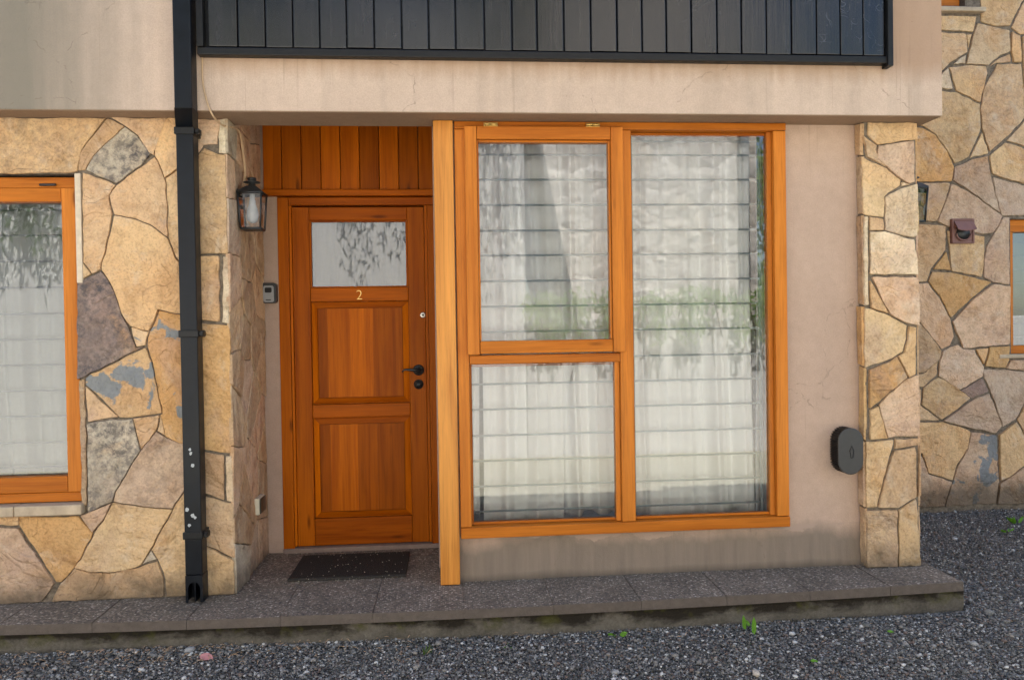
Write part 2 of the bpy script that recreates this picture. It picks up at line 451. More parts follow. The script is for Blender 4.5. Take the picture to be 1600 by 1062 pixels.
def m_glass(name, ior=2.4, tint=(0.975, 0.99, 0.985)):
    t = NT(name); co = t.coord()
    n = t.noise(co, 2.6, 2, 0.4)
    bp = t.n.new('ShaderNodeBump'); t.L(n, bp.inputs['Height']); bp.inputs['Strength'].default_value = 0.05; bp.inputs['Distance'].default_value = 0.006
    fr = t.n.new('ShaderNodeFresnel'); fr.inputs[0].default_value = ior
    gl = t.n.new('ShaderNodeBsdfGlossy'); gl.inputs['Roughness'].default_value = 0.0; t.L(bp.outputs[0], gl.inputs['Normal'])
    tr = t.n.new('ShaderNodeBsdfTransparent'); tr.inputs[0].default_value = (*tint, 1)
    mx = t.n.new('ShaderNodeMixShader'); t.L(fr.outputs[0], mx.inputs[0]); t.L(tr.outputs[0], mx.inputs[1]); t.L(gl.outputs[0], mx.inputs[2])
    t.L(mx.outputs[0], t.out.inputs[0]); t.n.remove(t.b)
    return t.mat
def m_clear(name):
    t = NT(name); tr = t.n.new('ShaderNodeBsdfTransparent'); t.L(tr.outputs[0], t.out.inputs[0]); t.n.remove(t.b); return t.mat

STONE = m_stone('flagstone'); MORTAR = m_mortar()
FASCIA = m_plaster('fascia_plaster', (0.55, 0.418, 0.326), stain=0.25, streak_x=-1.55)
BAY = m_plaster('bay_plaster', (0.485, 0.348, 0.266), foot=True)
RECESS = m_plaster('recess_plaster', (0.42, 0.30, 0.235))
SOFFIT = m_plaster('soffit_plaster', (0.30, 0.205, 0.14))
POST_V = m_wood('post_timber', (0.575, 0.245, 0.046), (0.43, 0.155, 0.024), 'Z', spec=0.25, vary=0.05)
WIN_V = m_wood('window_timber_upright', (0.50, 0.168, 0.022), (0.40, 0.115, 0.012), 'Z', spec=0.14, vary=0.13)
WIN_H = m_wood('window_timber_level', (0.46, 0.146, 0.014), (0.36, 0.098, 0.007), 'X', spec=0.14, vary=0.12)
DOOR_V = m_wood('door_timber_upright', (0.36, 0.089, 0.0022), (0.25, 0.050, 0.001), 'Z', rough=0.36, spec=0.07, vary=0.36)
DOOR_H = m_wood('door_timber_level', (0.33, 0.078, 0.0020), (0.235, 0.046, 0.001), 'X', rough=0.36, spec=0.07, vary=0.18)
BOARD = m_boards()
BLACK = m_plain('black_enamel', (0.0045, 0.006, 0.009), 0.36, 0.22, var=0.3, scale=14)
BLACKTRIM = m_plain('black_trim', (0.010, 0.0095, 0.0095), 0.42, 0.25, var=0.3)
IRON = m_plain('dark_iron', (0.018, 0.018, 0.018), 0.42, 0.5, var=0.3)
WHITEPAINT = m_plain('white_paint_drip', (0.42, 0.43, 0.43), 0.6)
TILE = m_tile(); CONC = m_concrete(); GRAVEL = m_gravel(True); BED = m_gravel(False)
BAR = m_plain('white_painted_bar', (0.30, 0.36, 0.385), 0.4, 0.5, var=0.06)
CLOTH = m_cloth('white_sheer_cloth', (0.96, 0.965, 0.96), 0.05); CLOTH2 = m_cloth('grey_sheer_cloth', (0.46, 0.48, 0.45), 0.12)
GLASS = m_glass('window_glass', 2.2); GLASS2 = m_glass('plain_glass', 2.3); CLEAR = m_clear('clear_glass_edge')
ROOM = m_plain('room_paint', (0.62, 0.60, 0.56), 0.9, 0.1)
BRASS = m_plain('brass', (0.72, 0.48, 0.15), 0.32, 0.5, 0.9)
STEEL = m_plain('satin_steel', (0.62, 0.58, 0.50), 0.35, 0.5, 0.85)
SLAB = m_plain('sill_slab', (0.46, 0.36, 0.25), 0.9, 0.15, var=0.2, scale=14, bump=0.5)

# ------------------------------------------------------------------ flagstone walls
random.seed(4)
PAL = dict(y=(0.61, 0.412, 0.222), o=(0.53, 0.325, 0.145), p=(0.58, 0.405, 0.27), v=(0.47, 0.345, 0.245), g=(0.47, 0.405, 0.31),
           d=(0.29, 0.215, 0.18), l=(0.66, 0.535, 0.37), s=(0.29, 0.30, 0.30), c=(0.57, 0.395, 0.235), t=(0.47, 0.325, 0.195))
def area(p):
    return sum(p[i][0] * p[(i + 1) % len(p)][1] - p[(i + 1) % len(p)][0] * p[i][1] for i in range(len(p))) / 2
def inset(p, d):
    n = len(p); out = []
    for i in range(n):
        a, b, c = Vector(p[i - 1]), Vector(p[i]), Vector(p[(i + 1) % n])
        e1, e2 = b - a, c - b
        if e1.length < 1e-6 or e2.length < 1e-6: out.append(tuple(b)); continue
        e1.normalize(); e2.normalize()
        n1, n2 = Vector((-e1.y, e1.x)), Vector((-e2.y, e2.x))
        m = n1 + n2
        if m.length < 0.25: out.append(tuple(b + n1 * d)); continue
        m.normalize(); k = min(1 / max(m.dot(n1), 0.35), 2.2)
        out.append(tuple(b + m * d * k))
    return out
def dense(p, step):
    out = []
    for i in range(len(p)):
        a, b = Vector(p[i]), Vector(p[(i + 1) % len(p)]); k = max(1, int((b - a).length / step))
        for j in range(k): out.append(tuple(a.lerp(b, j / k)))
    return out
def chaikin(p, q=0.18):
    out = []
    for i in range(len(p)):
        a, b = Vector(p[i]), Vector(p[(i + 1) % len(p)])
        out += [tuple(a.lerp(b, q)), tuple(a.lerp(b, 1 - q))]
    return out
def flagstones(name, stones, to3, parent, joint=0.0022, seed=0, depth=0.012, rag=0.006):
    """stones: list of (polygon in wall coordinates, style); one mesh, every stone its own slab"""
    rnd = random.Random(seed)
    V = []; Fc = []; col = []; sh = []; we = []
    for poly, style in stones:
        p = [tuple(q) for q in poly]
        if area(p) < 0: p = p[::-1]
        if abs(area(p)) < 0.0004: continue
        p = inset(p, joint)
        p = chaikin(p, 0.025)
        p = dense(p, 0.022)
        p = [(u + rag * mn.noise(Vector((u * 17, w * 17, seed))) + rag * 0.5 * mn.noise(Vector((u * 55, w * 55, seed))),
              w + rag * mn.noise(Vector((u * 17, w * 17, seed + 9))) + rag * 0.5 * mn.noise(Vector((u * 55, w * 55, seed + 5)))) for u, w in p]
        if area(p) <= 0.0002: continue
        cu = sum(q[0] for q in p) / len(p); cw = sum(q[1] for q in p) / len(p)
        h = rnd.uniform(-0.001, 0.009); tu, tw = rnd.uniform(-0.018, 0.018), rnd.uniform(-0.018, 0.018)
        ii = inset(p, 0.0020)
        n = len(p); b = len(V)
        def ht(q): return h + tu * (q[0] - cu) + tw * (q[1] - cw) + 0.003 * mn.noise(Vector((q[0] * 9, q[1] * 9, seed + 3.3)))
        V += [to3(q[0], q[1], -depth) for q in p] + [to3(q[0], q[1], ht(q) - 0.003) for q in p] + [to3(q[0], q[1], ht(q)) for q in ii]
        fs = []
        for r in (0, 1):
            for i in range(n):
                j = (i + 1) % n
                fs.append((b + r * n + i, b + r * n + j, b + (r + 1) * n + j, b + (r + 1) * n + i))
        fs.append(tuple(b + 2 * n + i for i in range(n)))
        Fc += fs
        base = PAL[style[0]]; k = rnd.uniform(0.88, 1.10); wv = rnd.uniform(-0.04, 0.04)
        tint = (base[0] * k * (1 + wv), base[1] * k, base[2] * k * (1 - wv), 1)
        s3 = (rnd.uniform(-20, 20), rnd.uniform(-20, 20), rnd.uniform(-20, 20))
        wr = (1.0 if 'b' in style[1:] else 0.0, 0.95 if 'm' in style[1:] else (0.35 if 'k' in style[1:] else rnd.choice((0, 0, 0.10, 0.18))), 0)
        col += [tint] * len(fs); sh += [s3] * len(fs); we += [wr] * len(fs)
    me = bpy.data.meshes.new(name); me.from_pydata(V, [], Fc); me.materials.append(STONE)
    a = me.attributes.new('tint', 'FLOAT_COLOR', 'FACE'); a.data.foreach_set('color', np.array(col, dtype=np.float32).ravel())
    a = me.attributes.new('shift', 'FLOAT_VECTOR', 'FACE'); a.data.foreach_set('vector', np.array(sh, dtype=np.float32).ravel())
    a = me.attributes.new('wear', 'FLOAT_VECTOR', 'FACE'); a.data.foreach_set('vector', np.array(we, dtype=np.float32).ravel())
    bm = bmesh.new(); bm.from_mesh(me); bmesh.ops.recalc_face_normals(bm, faces=bm.faces[:]); bm.to_mesh(me); bm.free()
    o = lk(bpy.data.objects.new(name, me)); attach(o, parent); return o
def clip(p, nx, ny, d):
    out = []
    for i in range(len(p)):
        a, b = p[i], p[(i + 1) % len(p)]
        da, db = a[0] * nx + a[1] * ny - d, b[0] * nx + b[1] * ny - d
        if da <= 0: out.append(a)
        if (da < 0 < db) or (db < 0 < da):
            k = da / (da - db); out.append((a[0] + (b[0] - a[0]) * k, a[1] + (b[1] - a[1]) * k))
    return out
def cells(u0, u1, w0, w1, size, seed, styles='yyyccpptov'):
    """irregular polygons filling a rectangle"""
    rnd = random.Random(seed); nu = max(1, round((u1 - u0) / size)); nw = max(1, round((w1 - w0) / size)); s = []
    for i in range(nu):
        for j in range(nw):
            s.append((u0 + (i + rnd.uniform(0.05, 0.95)) * (u1 - u0) / nu, w0 + (j + rnd.uniform(0.05, 0.95)) * (w1 - w0) / nw))
    out = []
    for a in s:
        p = [(u0, w0), (u1, w0), (u1, w1), (u0, w1)]
        for b in s:
            if a is b or len(p) < 3: continue
            nx, ny = b[0] - a[0], b[1] - a[1]
            p = clip(p, nx, ny, (b[0] ** 2 + b[1] ** 2 - a[0] ** 2 - a[1] ** 2) / 2)
        q = [p[i] for i in range(len(p)) if (Vector(p[i]) - Vector(p[i - 1])).length > 0.02]
        if len(q) >= 3: out.append((q, rnd.choice(styles)))
    return out
def snap(poly, lo, hi, w=0.018):
    out = []
    for u, z in poly:
        if u < lo + w: u = lo
        if u > hi - w: u = hi
        out.append((u, z))
    return out

# ================================================================== THE NEAR HOUSE
SOF = 2.22                                  # underside of the upper floor
house = thing('stone_house', 'flagstone and plaster house with orange wooden door and large window', 'house', (0.3, 0.3, 0))

LEFT = [   # flagstones left of the door, corners measured on the photograph
 ([(-60,184),(168,184),(150,205),(127,238),(121,270),(-60,272)], 'yk'),
 ([(168,184),(195,197),(145,245),(133,266),(121,268),(124,240),(150,205)], 't'),
 ([(195,197),(215,212),(237,241),(221,259),(184,286),(160,279),(133,266),(145,245)], 'gm'),
 ([(172,184),(263,184),(233,196),(240,218),(243,244),(233,240),(215,212),(195,197)], 'c'),
 ([(263,184),(300,184),(300,255),(277,265),(258,279),(243,244),(240,218),(233,196)], 'y'),
 ([(183,287),(221,260),(243,245),(258,279),(261,312),(262,372),(234,350),(213,343),(178,335),(169,306)], 'c'),
 ([(258,279),(277,265),(300,255),(300,428),(275,402),(262,372),(261,312)], 'y'),
 ([(128,269),(160,280),(183,287),(169,306),(176,334),(158,421),(143,428),(130,410)], 'c'),
 ([(130,410),(143,428),(129,436)], 'y'),
 ([(120,437),(129,437),(158,422),(178,452),(190,490),(205,520),(213,541),(226,541),(132,589),(121,593)], 'dm'),
 ([(203,510),(233,518),(228,540),(213,541)], 'yb'),
 ([(132,590),(228,541),(241,581),(249,620),(254,645),(208,652),(186,652),(155,618),(133,601)], 'yb'),
 ([(178,335),(213,343),(234,350),(262,372),(275,402),(300,430),(300,495),(249,485),(233,518),(203,510),(190,490),(178,452),(158,421)], 'y'),
 ([(233,518),(249,485),(300,495),(300,695),(281,692),(258,682),(251,647),(254,645),(249,620),(241,581),(230,541)], 'ob'),
 ([(251,647),(258,682),(245,673)], 'c'),
 ([(133,601),(186,652),(136,659)], 'c'),
 ([(122,594),(132,592),(137,790),(127,790)], 't'),
 ([(136,660),(208,653),(213,680),(219,704),(200,735),(181,768),(177,784),(139,801)], 'gm'),
 ([(208,653),(251,647),(245,673),(219,704),(213,680)], 'c'),
 ([(245,673),(258,682),(300,697),(300,745),(270,795),(220,791),(177,784),(181,768),(200,735),(219,704)], 'pk'),
 ([(177,784),(220,791),(270,795),(252,827),(236,858),(222,881),(195,891),(170,894),(140,892),(117,888),(145,838),(160,815)], 'y'),
 ([(125,805),(139,801),(176,785),(160,815),(146,832)], 'v'),
 ([(30,806),(122,806),(146,832),(117,888),(95,910),(87,910),(55,860),(30,822)], 'o'),
 ([(-60,820),(28,824),(55,864),(86,911),(66,937),(-60,940)], 'p'),
 ([(-60,806),(30,806),(30,822),(-60,818)], 'y'),
 ([(93,911),(117,889),(140,893),(170,895),(212,886),(245,876),(255,900),(257,932),(80,937)], 'c'),
 ([(236,858),(245,873),(222,881)], 'g'),
 ([(270,795),(300,745),(318,780),(318,934),(260,932),(256,895),(245,873),(236,858),(252,827)], 'y'),
 ([(300,184),(345,184),(340,225),(318,226),(308,240),(300,255)], 'p'),
 ([(342,186),(352,186),(351,240),(341,240)], 'l'),
 ([(308,242),(320,229),(340,240),(351,242),(352,396),(300,398),(300,256)], 'y'),
 ([(300,399),(343,399),(344,503),(300,500)], 'y'),
 ([(347,400),(354,400),(355,506),(347,505)], 'l'),
 ([(300,503),(356,508),(357,709),(318,704),(300,695)], 'o'),
 ([(300,698),(318,706),(350,710),(351,781),(320,771),(300,745)], 't'),
 ([(352,712),(358,712),(360,784),(353,782)], 'l'),
 ([(318,774),(362,786),(363,873),(322,852),(318,830)], 'c'),
 ([(318,834),(322,853),(364,875),(366,932),(318,934)], 'y'),
]
PILL = [
 ([(1355,192),(1434,192),(1431,218),(1370,227),(1355,211)], 'y'), ([(1345,192),(1352,192),(1351,242),(1345,242)], 'l'),
 ([(1353,212),(1369,228),(1369,248),(1384,261),(1354,245)], 'c'),
 ([(1370,228),(1427,220),(1429,286),(1420,288),(1408,281),(1385,262),(1369,248)], 'p'), ([(1430,220),(1436,220),(1436,285),(1431,285)], 'c'),
 ([(1346,244),(1352,245),(1385,262),(1408,281),(1407,291),(1390,302),(1383,308),(1382,341),(1346,335)], 'y'),
 ([(1409,283),(1423,289),(1407,292)], 'l'),
 ([(1383,308),(1407,294),(1436,287),(1436,369),(1428,372),(1383,360)], 'l'),
 ([(1358,338),(1381,342),(1381,360),(1359,361)], 'c'), ([(1348,338),(1356,338),(1358,478),(1349,478)], 'l'),
 ([(1359,362),(1382,361),(1428,374),(1431,429),(1360,429)], 'l'), ([(1431,374),(1437,371),(1437,429),(1432,429)], 't'),
 ([(1362,432),(1438,432),(1438,509),(1419,506),(1390,492),(1378,470)], 'p'),
 ([(1359,436),(1378,472),(1388,491),(1360,482)], 'y'),
 ([(1350,480),(1362,483),(1390,493),(1418,508),(1417,530),(1411,550),(1395,560),(1352,575)], 'y'),
 ([(1420,509),(1431,511),(1430,585),(1419,591),(1403,556),(1412,550),(1418,530)], 'y'), ([(1433,511),(1439,511),(1438,582),(1432,582)], 't'),
 ([(1358,578),(1395,561),(1402,556),(1418,591),(1390,612),(1358,640)], 'ok'), ([(1351,577),(1356,577),(1357,688),(1352,688)], 'l'),
 ([(1418,592),(1438,583),(1438,682),(1400,682),(1388,684),(1380,664),(1373,632),(1390,614)], 'p'),
 ([(1359,641),(1372,633),(1387,685),(1359,687)], 'y'),
 ([(1352,690),(1396,686),(1396,692),(1386,730),(1370,793),(1353,793)], 'y'),
 ([(1398,686),(1438,684),(1438,695),(1430,697),(1397,702)], 'c'),
 ([(1396,703),(1431,698),(1432,777),(1415,786),(1402,793),(1372,793),(1376,772),(1387,728)], 'c'), ([(1434,697),(1438,697),(1438,775),(1433,776)], 't'),
 ([(1358,796),(1402,796),(1403,887),(1358,888)], 'ck'), ([(1353,796),(1356,796),(1356,888),(1354,888)], 'l'),
 ([(1404,796),(1433,778),(1436,886),(1404,887)], 'y'),
]
def lift(stones, Y, lo=None, hi=None, z0=None, z1=None):
    out = []
    for p, s in stones:
        q = [atY(x, y, Y) for x, y in p]
        if lo is not None: q = snap(q, lo, hi)
        if z1 is not None: q = [(u, z1 if z > z1 - 0.02 else (z0 if z < z0 + 0.022 else z)) for u, z in q]
        out.append((q, s))
    return out
# --- left stone wall
LX, RX = -3.6, -1.022
OP = (-3.0, -1.70, 0.44, 1.962)             # opening of the left window
mb = MB()
wall_grid(mb, LX, RX - 0.008, -0.2, SOF + 0.002, 0.009, 0.30, [OP])
mb.box(-1.32, RX - 0.008, 0.303, 0.70, -0.2, 2.5)
sw = mb.build('stone_wall', MORTAR, house)
ls = lift(LEFT, 0.0, LX, RX, 0.002, SOF - 0.004)
ls += [(c, s) for c, s in cells(LX, -2.27, 0.0, 0.43, 0.34, 3)] + [(c, s) for c, s in cells(LX, -3.03, 0.45, 1.95, 0.34, 5)]
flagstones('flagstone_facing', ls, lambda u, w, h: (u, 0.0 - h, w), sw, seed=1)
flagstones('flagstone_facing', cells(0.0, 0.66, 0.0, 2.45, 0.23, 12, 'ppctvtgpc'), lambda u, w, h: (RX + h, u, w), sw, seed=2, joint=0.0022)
# pale plaster reveal edge and stone slab sill of the left window
mb = MB(); mb.box(-1.698, -1.672, -0.006, 0.012, 1.462, 1.962, bev=0.003)
mb.build('window_edge_strip', m_plain('pale_render', (0.60, 0.49, 0.36), 0.9, 0.1, scale=40), house)
for a, b in ((-3.02, -2.36), (-2.357, -1.985), (-1.982, -1.69)):
    mb = MB(); mb.box(a, b, -0.035, 0.10, 0.405, 0.452, bev=0.006); mb.build('window_sill', SLAB, house)
# --- pillar at the right corner
mb = MB(); mb.box(2.058, 2.329, -0.003, 0.30, -0.2, SOF + 0.002); mb.box(2.062, 2.32, 0.302, 1.54, -0.2, SOF + 0.002)
pl = mb.build('stone_pillar', MORTAR, house)
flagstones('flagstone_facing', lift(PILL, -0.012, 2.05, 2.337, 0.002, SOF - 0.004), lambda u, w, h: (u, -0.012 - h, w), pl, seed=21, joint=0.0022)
edge = [atY(1345, y, -0.012)[1] for y in (192, 243, 335, 478, 574, 689, 794)] + [0.002]
flagstones('flagstone_facing', [([(-0.008, b), (0.05, b + 0.01), (0.05, a + 0.006), (-0.008, a)], random.choice('tcto')) for a, b in zip(edge, edge[1:])],
           lambda u, w, h: (2.05 - h, u, w), pl, seed=23, joint=0.004)
flagstones('flagstone_facing', cells(0.0, 1.53, 0.0, 2.2, 0.3, 31), lambda u, w, h: (2.337 + h, u, w), pl, seed=24)
# --- upper floor
mb = MB()
mb.box(-6.0, 2.392, -0.12, 0.12, SOF, 4.35)
mb.build('upper_wall', FASCIA, house)
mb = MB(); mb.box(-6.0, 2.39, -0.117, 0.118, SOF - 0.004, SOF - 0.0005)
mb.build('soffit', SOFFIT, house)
mb = MB(); mb.box(-6.0, 2.35, 0.122, 8.0, 4.2, 4.35); mb.box(-6.0, 2.35, 7.8, 8.0, -0.2, 4.2); mb.box(-6.0, -5.8, 0.122, 7.8, -0.2, 4.2); mb.box(-5.8, -3.6, 0.06, 0.26, -0.2, SOF)
mb.build('roof', MORTAR, house)  # unseen roof, rear and end walls, put in to block the sun
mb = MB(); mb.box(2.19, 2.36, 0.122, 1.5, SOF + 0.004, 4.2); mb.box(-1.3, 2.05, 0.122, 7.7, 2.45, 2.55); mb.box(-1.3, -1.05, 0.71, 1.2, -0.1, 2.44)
mb.build('side_wall', RECESS, house)  # unseen upper side wall and ceiling, added to block light
# --- plaster bay around the big window, recess walls beside the door
mb = MB()
wall_grid(mb, 0.028, 2.058, -0.14, SOF + 0.002, 0.05, 0.28, [(0.036, 1.671, 0.215, SOF + 0.01)])
bay = mb.build('plaster_wall', BAY, house)
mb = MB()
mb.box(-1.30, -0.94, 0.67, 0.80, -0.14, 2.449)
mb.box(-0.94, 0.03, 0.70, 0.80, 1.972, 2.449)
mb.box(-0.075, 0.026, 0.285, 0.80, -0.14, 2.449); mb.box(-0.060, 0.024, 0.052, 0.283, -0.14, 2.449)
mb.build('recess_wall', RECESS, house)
# --- wooden corner post
mb = MB(); mb.box(-0.064, 0.029, -0.004, 0.046, 0.003, SOF - 0.006, bev=0.004)
mb.build('corner_post', POST_V, house)
# --- balcony front of dark boards
bx0, bx1, bz = -1.092, 2.113, 2.448
mb = MB(); mb.box(bx0 + 0.004, bx1 - 0.004, -0.135, -0.121, bz + 0.01, 3.5)
mb.box(bx0, bx1, -0.168, -0.122, bz + 0.004, bz + 0.037, bev=0.004)
mb.box(bx0, bx0 + 0.03, -0.176, -0.1225, bz + 0.038, 3.5, bev=0.003); mb.box(bx1 - 0.026, bx1, -0.180, -0.1225, bz - 0.012, 3.5, bev=0.003)
bal = mb.build('balcony_front', BLACKTRIM, house)
mb = MB(); xs = [bx0 + 0.046]
for px in (372,415,458,500,542,585,628,670,712,757,800,839,881,923,964,1003,1041,1080,1120,1158,1197,1236,1275,1312,1348): xs.append(atY(px, 60, -0.155)[0])
xs.append(bx1 - 0.03)
for i, (a, b) in enumerate(zip(xs, xs[1:])):
    yj = random.uniform(-0.0015, 0.0015)
    mb.box(a + 0.0032, b - 0.0032, -0.160 + yj, -0.137, bz + 0.044 + random.uniform(-0.002, 0.002), 3.5, bev=0.003)
mb.build('board_cladding', BOARD, bal)

# --- big window: outer frame, casement, transom, mullion
gy = 0.055
win = MB()
win.box(0.036, 0.089, 0.012, 0.105, 0.272, 2.176, 0, 0.003)             # left jamb
win.box(0.036, 1.669, 0.010, 0.108, 2.178, 2.2135, 1, 0.003)            # head
win.box(0.036, 1.669, 0.006, 0.112, 0.218, 0.270, 1, 0.004)             # bottom rail
win.box(1.606, 1.668, 0.012, 0.105, 0.272, 2.176, 0, 0.003)             # right jamb
win.box(0.826, 0.892, 0.014, 0.100, 0.272, 2.176, 0, 0.003)             # mullion
win.box(0.091, 0.824, 0.016, 0.095, 1.054, 1.096, 1, 0.003)             # transom
# glazing beads
for x0, x1, z0, z1 in ((0.894, 1.604, 0.272, 2.176), (0.091, 0.824, 0.272, 1.052)):
    win.box(x0, x0 + 0.010, 0.066, 0.09, z0, z1, 0); win.box(x1 - 0.022, x1, 0.040, 0.09, z0, z1, 0)
    win.box(x0 + 0.011, x1 - 0.023, 0.066, 0.09, z1 - 0.014, z1, 1); win.box(x0 + 0.011, x1 - 0.023, 0.060, 0.09, z0, z0 + 0.012, 1)
window = win.build('big_window', [WIN_V, WIN_H], house)
cs = MB()
cs.box(0.083, 0.140, -0.020, 0.050, 1.100, 2.183, 0, 0.003); cs.box(0.786, 0.846, -0.018, 0.050, 1.102, 2.183, 0, 0.003)
cs.box(0.142, 0.784, -0.019, 0.050, 2.123, 2.183, 1, 0.003); cs.box(0.142, 0.784, -0.014, 0.050, 1.104, 1.164, 1, 0.004)
cs.box(0.142, 0.150, 0.002, 0.05, 1.166, 2.121, 0); cs.box(0.776, 0.784, 0.002, 0.05, 1.166, 2.121, 0); cs.box(0.152, 0.774, 0.002, 0.05, 2.113, 2.121, 1)
cs.build('casement', [WIN_V, WIN_H], window)
for px in (767, 927):
    x = atY(px, 196, -0.02)[0]
    h = MB(); h.tube([(x - 0.032, -0.012, 2.194), (x - 0.001, -0.012, 2.194)], 0.0055, 10); h.tube([(x + 0.001, -0.012, 2.194), (x + 0.032, -0.012, 2.194)], 0.0055, 10)
    h.box(x - 0.033, x + 0.033, -0.006, 0.011, 2.1845, 2.2035)
    h.build('hinge', BRASS, window)
def pane(x0, x1, z0, z1, y, parent, mats=None, name='glass_pane'):
    m = MB(); m.box(x0, x1, y, y + 0.005, z0, z1, 1)
    m.m[2] = 0                                                             # the outer face reflects
    return m.build(name, mats or [GLASS, CLEAR], parent, fix=False)
pane(0.151, 0.775, 1.166, 2.112, 0.020, window)
pane(0.103, 0.803, 0.285, 1.051, 0.058, window)
pane(0.905, 1.582, 0.285, 2.161, 0.058, window)
# white security bars behind the glass
zs = [atY(990, y, 0.135)[1] for y in (221, 242.5, 281, 320, 359.5, 397.5, 437, 476, 515, 556, 595, 634, 674, 713, 752, 790.5)]
for i, z in enumerate(zs):
    b = MB(); b.tube([(0.085, 0.135, z), (1.575, 0.135, z)], 0.0052, 8)
    b.build('security_bar', BAR, window)
b = MB(); b.box(1.572, 1.584, 0.128, 0.142, 0.27, 2.18); b.box(0.92, 0.9225, 0.128, 0.142, 0.27, 2.18)
b.build('bar_bracket', BAR, window)

# --- left window
lw = MB(); y0 = 0.03
lw.box(-1.768, -1.703, y0, 0.12, 0.540, 1.898, 0, 0.003); lw.box(-3.0, -1.703, y0 - 0.004, 0.12, 0.456, 0.500, 1, 0.004)
lw.box(-3.0, -1.703, y0 - 0.002, 0.12, 1.900, 1.950, 1, 0.003); lw.box(-3.0, -2.935, y0, 0.12, 0.503, 1.898, 0, 0.003)
lwin = lw.build('small_window', [WIN_V, WIN_H], house)
cs = MB()
cs.box(-1.766, -1.704, y0 - 0.018, y0 - 0.001, 0.503, 1.898, 0, 0.003) ; cs.box(-2.93, -1.768, y0 - 0.016, 0.07, 0.503, 0.576, 1, 0.003); cs.box(-2.93, -1.768, y0 - 0.016, 0.07, 1.836, 1.898, 1, 0.003)
cs.build('casement', [WIN_V, WIN_H], lwin)
h = MB(); x = atY(75, 289, 0.02)[0]; h.tube([(x - 0.035, 0.018, 1.914), (x + 0.035, 0.018, 1.914)], 0.006, 10); h.build('hinge', IRON, lwin)
pane(-2.92, -1.769, 0.578, 1.834, 0.062, lwin, [GLASS2, CLEAR])
for y in (328, 368, 408.5, 449, 490, 530, 570, 610, 650, 691, 729):
    z = atY(60, y, 0.16)[1]
    b = MB(); b.tube([(-2.95, 0.16, z), (-1.74, 0.16, z)], 0.005, 8); b.build('security_bar', m_plain('grey_bar', (0.20, 0.22, 0.22), 0.5) if 'grey_bar' not in bpy.data.materials else bpy.data.materials['grey_bar'], lwin)

# --- front door
D = 0.67
df = MB()
df.box(-0.940, -0.880, D - 0.005, D + 0.07, 0.0, 1.966, 0, 0.004); df.box(-0.118, -0.076, D - 0.005, D + 0.07, 0.0, 1.921, 0, 0.004)
df.box(-0.878, -0.076, D - 0.005, D + 0.07, 1.923, 1.966, 1, 0.004)
df.box(-0.878, -0.866, D + 0.004, D + 0.07, 0.03, 1.921, 0); df.box(-0.134, -0.120, D + 0.004, D + 0.07, 0.03, 1.921, 0)
df.build('door_frame', [DOOR_V, DOOR_H], house)
ov = MB()
for i, px in enumerate((411, 440.5, 471, 501.5, 532, 562, 592.5, 623, 653.5)):
    a = atY(px, 250, D)[0]; b = atY((440.5, 471, 501.5, 532, 562, 592.5, 623, 653.5, 684)[i], 250, D)[0]
    ov.box(a + 0.0018, b - 0.0018, D - 0.012, D + 0.028, 2.006, 2.448, 0, 0.003)
ovp = ov.build('overdoor_panelling', [DOOR_V, DOOR_H], house)
tr = MB(); tr.box(-1.012, -0.07, D - 0.040, D + 0.0285, 1.970, 2.004, 0, 0.005); tr.build('overdoor_trim', DOOR_H, house)
L = D + 0.018
dl = MB()
dl.box(-0.865, -0.7725, L, L + 0.045, 0.026, 1.915, 0, 0.003); dl.box(-0.2295, -0.136, L, L + 0.045, 0.026, 1.915, 0, 0.003)
for z0, z1 in ((1.842, 1.915), (1.389, 1.466), (0.741, 0.815), (0.026, 0.176)):
    dl.box(-0.7715, -0.2305, L, L + 0.045, z0, z1, 1, 0.004)
door = dl.build('front_door', [DOOR_V, DOOR_H], house)
for z0, z1, cuts in ((0.817, 1.387, (0.0, 0.11, 0.375, 0.65, 1.0)), (0.178, 0.739, (0.0, 0.12, 0.40, 0.445, 0.68, 1.0))):
    p = MB(); x0, x1 = -0.7705, -0.2315
    p.box(x0, x1, L + 0.020, L + 0.040, z0, z1, 0)
    q = 0.033
    # bevelled border of the raised panel, then its staves
    for k in range(4):
        o4 = [(x0 + 0.002, z0 + 0.002), (x1 - 0.002, z0 + 0.002), (x1 - 0.002, z1 - 0.002), (x0 + 0.002, z1 - 0.002)]
        i4 = [(x0 + q, z0 + q), (x1 - q, z0 + q), (x1 - q, z1 - q), (x0 + q, z1 - q)]
        a, b = k, (k + 1) % 4
        p.add([(o4[a][0], L + 0.0195, o4[a][1]), (o4[b][0], L + 0.0195, o4[b][1]), (i4[b][0], L + 0.009, i4[b][1]), (i4[a][0], L + 0.009, i4[a][1]),
               (i4[b][0], L + 0.021, i4[b][1]), (i4[a][0], L + 0.021, i4[a][1])], [(0, 1, 2, 3), (3, 2, 4, 5)], 1 if k in (0, 2) else 0)
    gx0, gx1, gz0, gz1 = x0 + q + 0.004, x1 - q - 0.004, z0 + q + 0.004, z1 - q - 0.004
    for c0, c1 in zip(cuts, cuts[1:]):
        p.box(gx0 + (gx1 - gx0) * c0 + 0.0001, gx0 + (gx1 - gx0) * c1 - 0.0001, L + 0.007, L + 0.0195, gz0, gz1, 0)
    p.build('door_panel', [DOOR_V, DOOR_H], door)
pane(-0.7715, -0.2305, 1.467, 1.841, L + 0.020, door, [GLASS2, CLEAR])
md = MB()
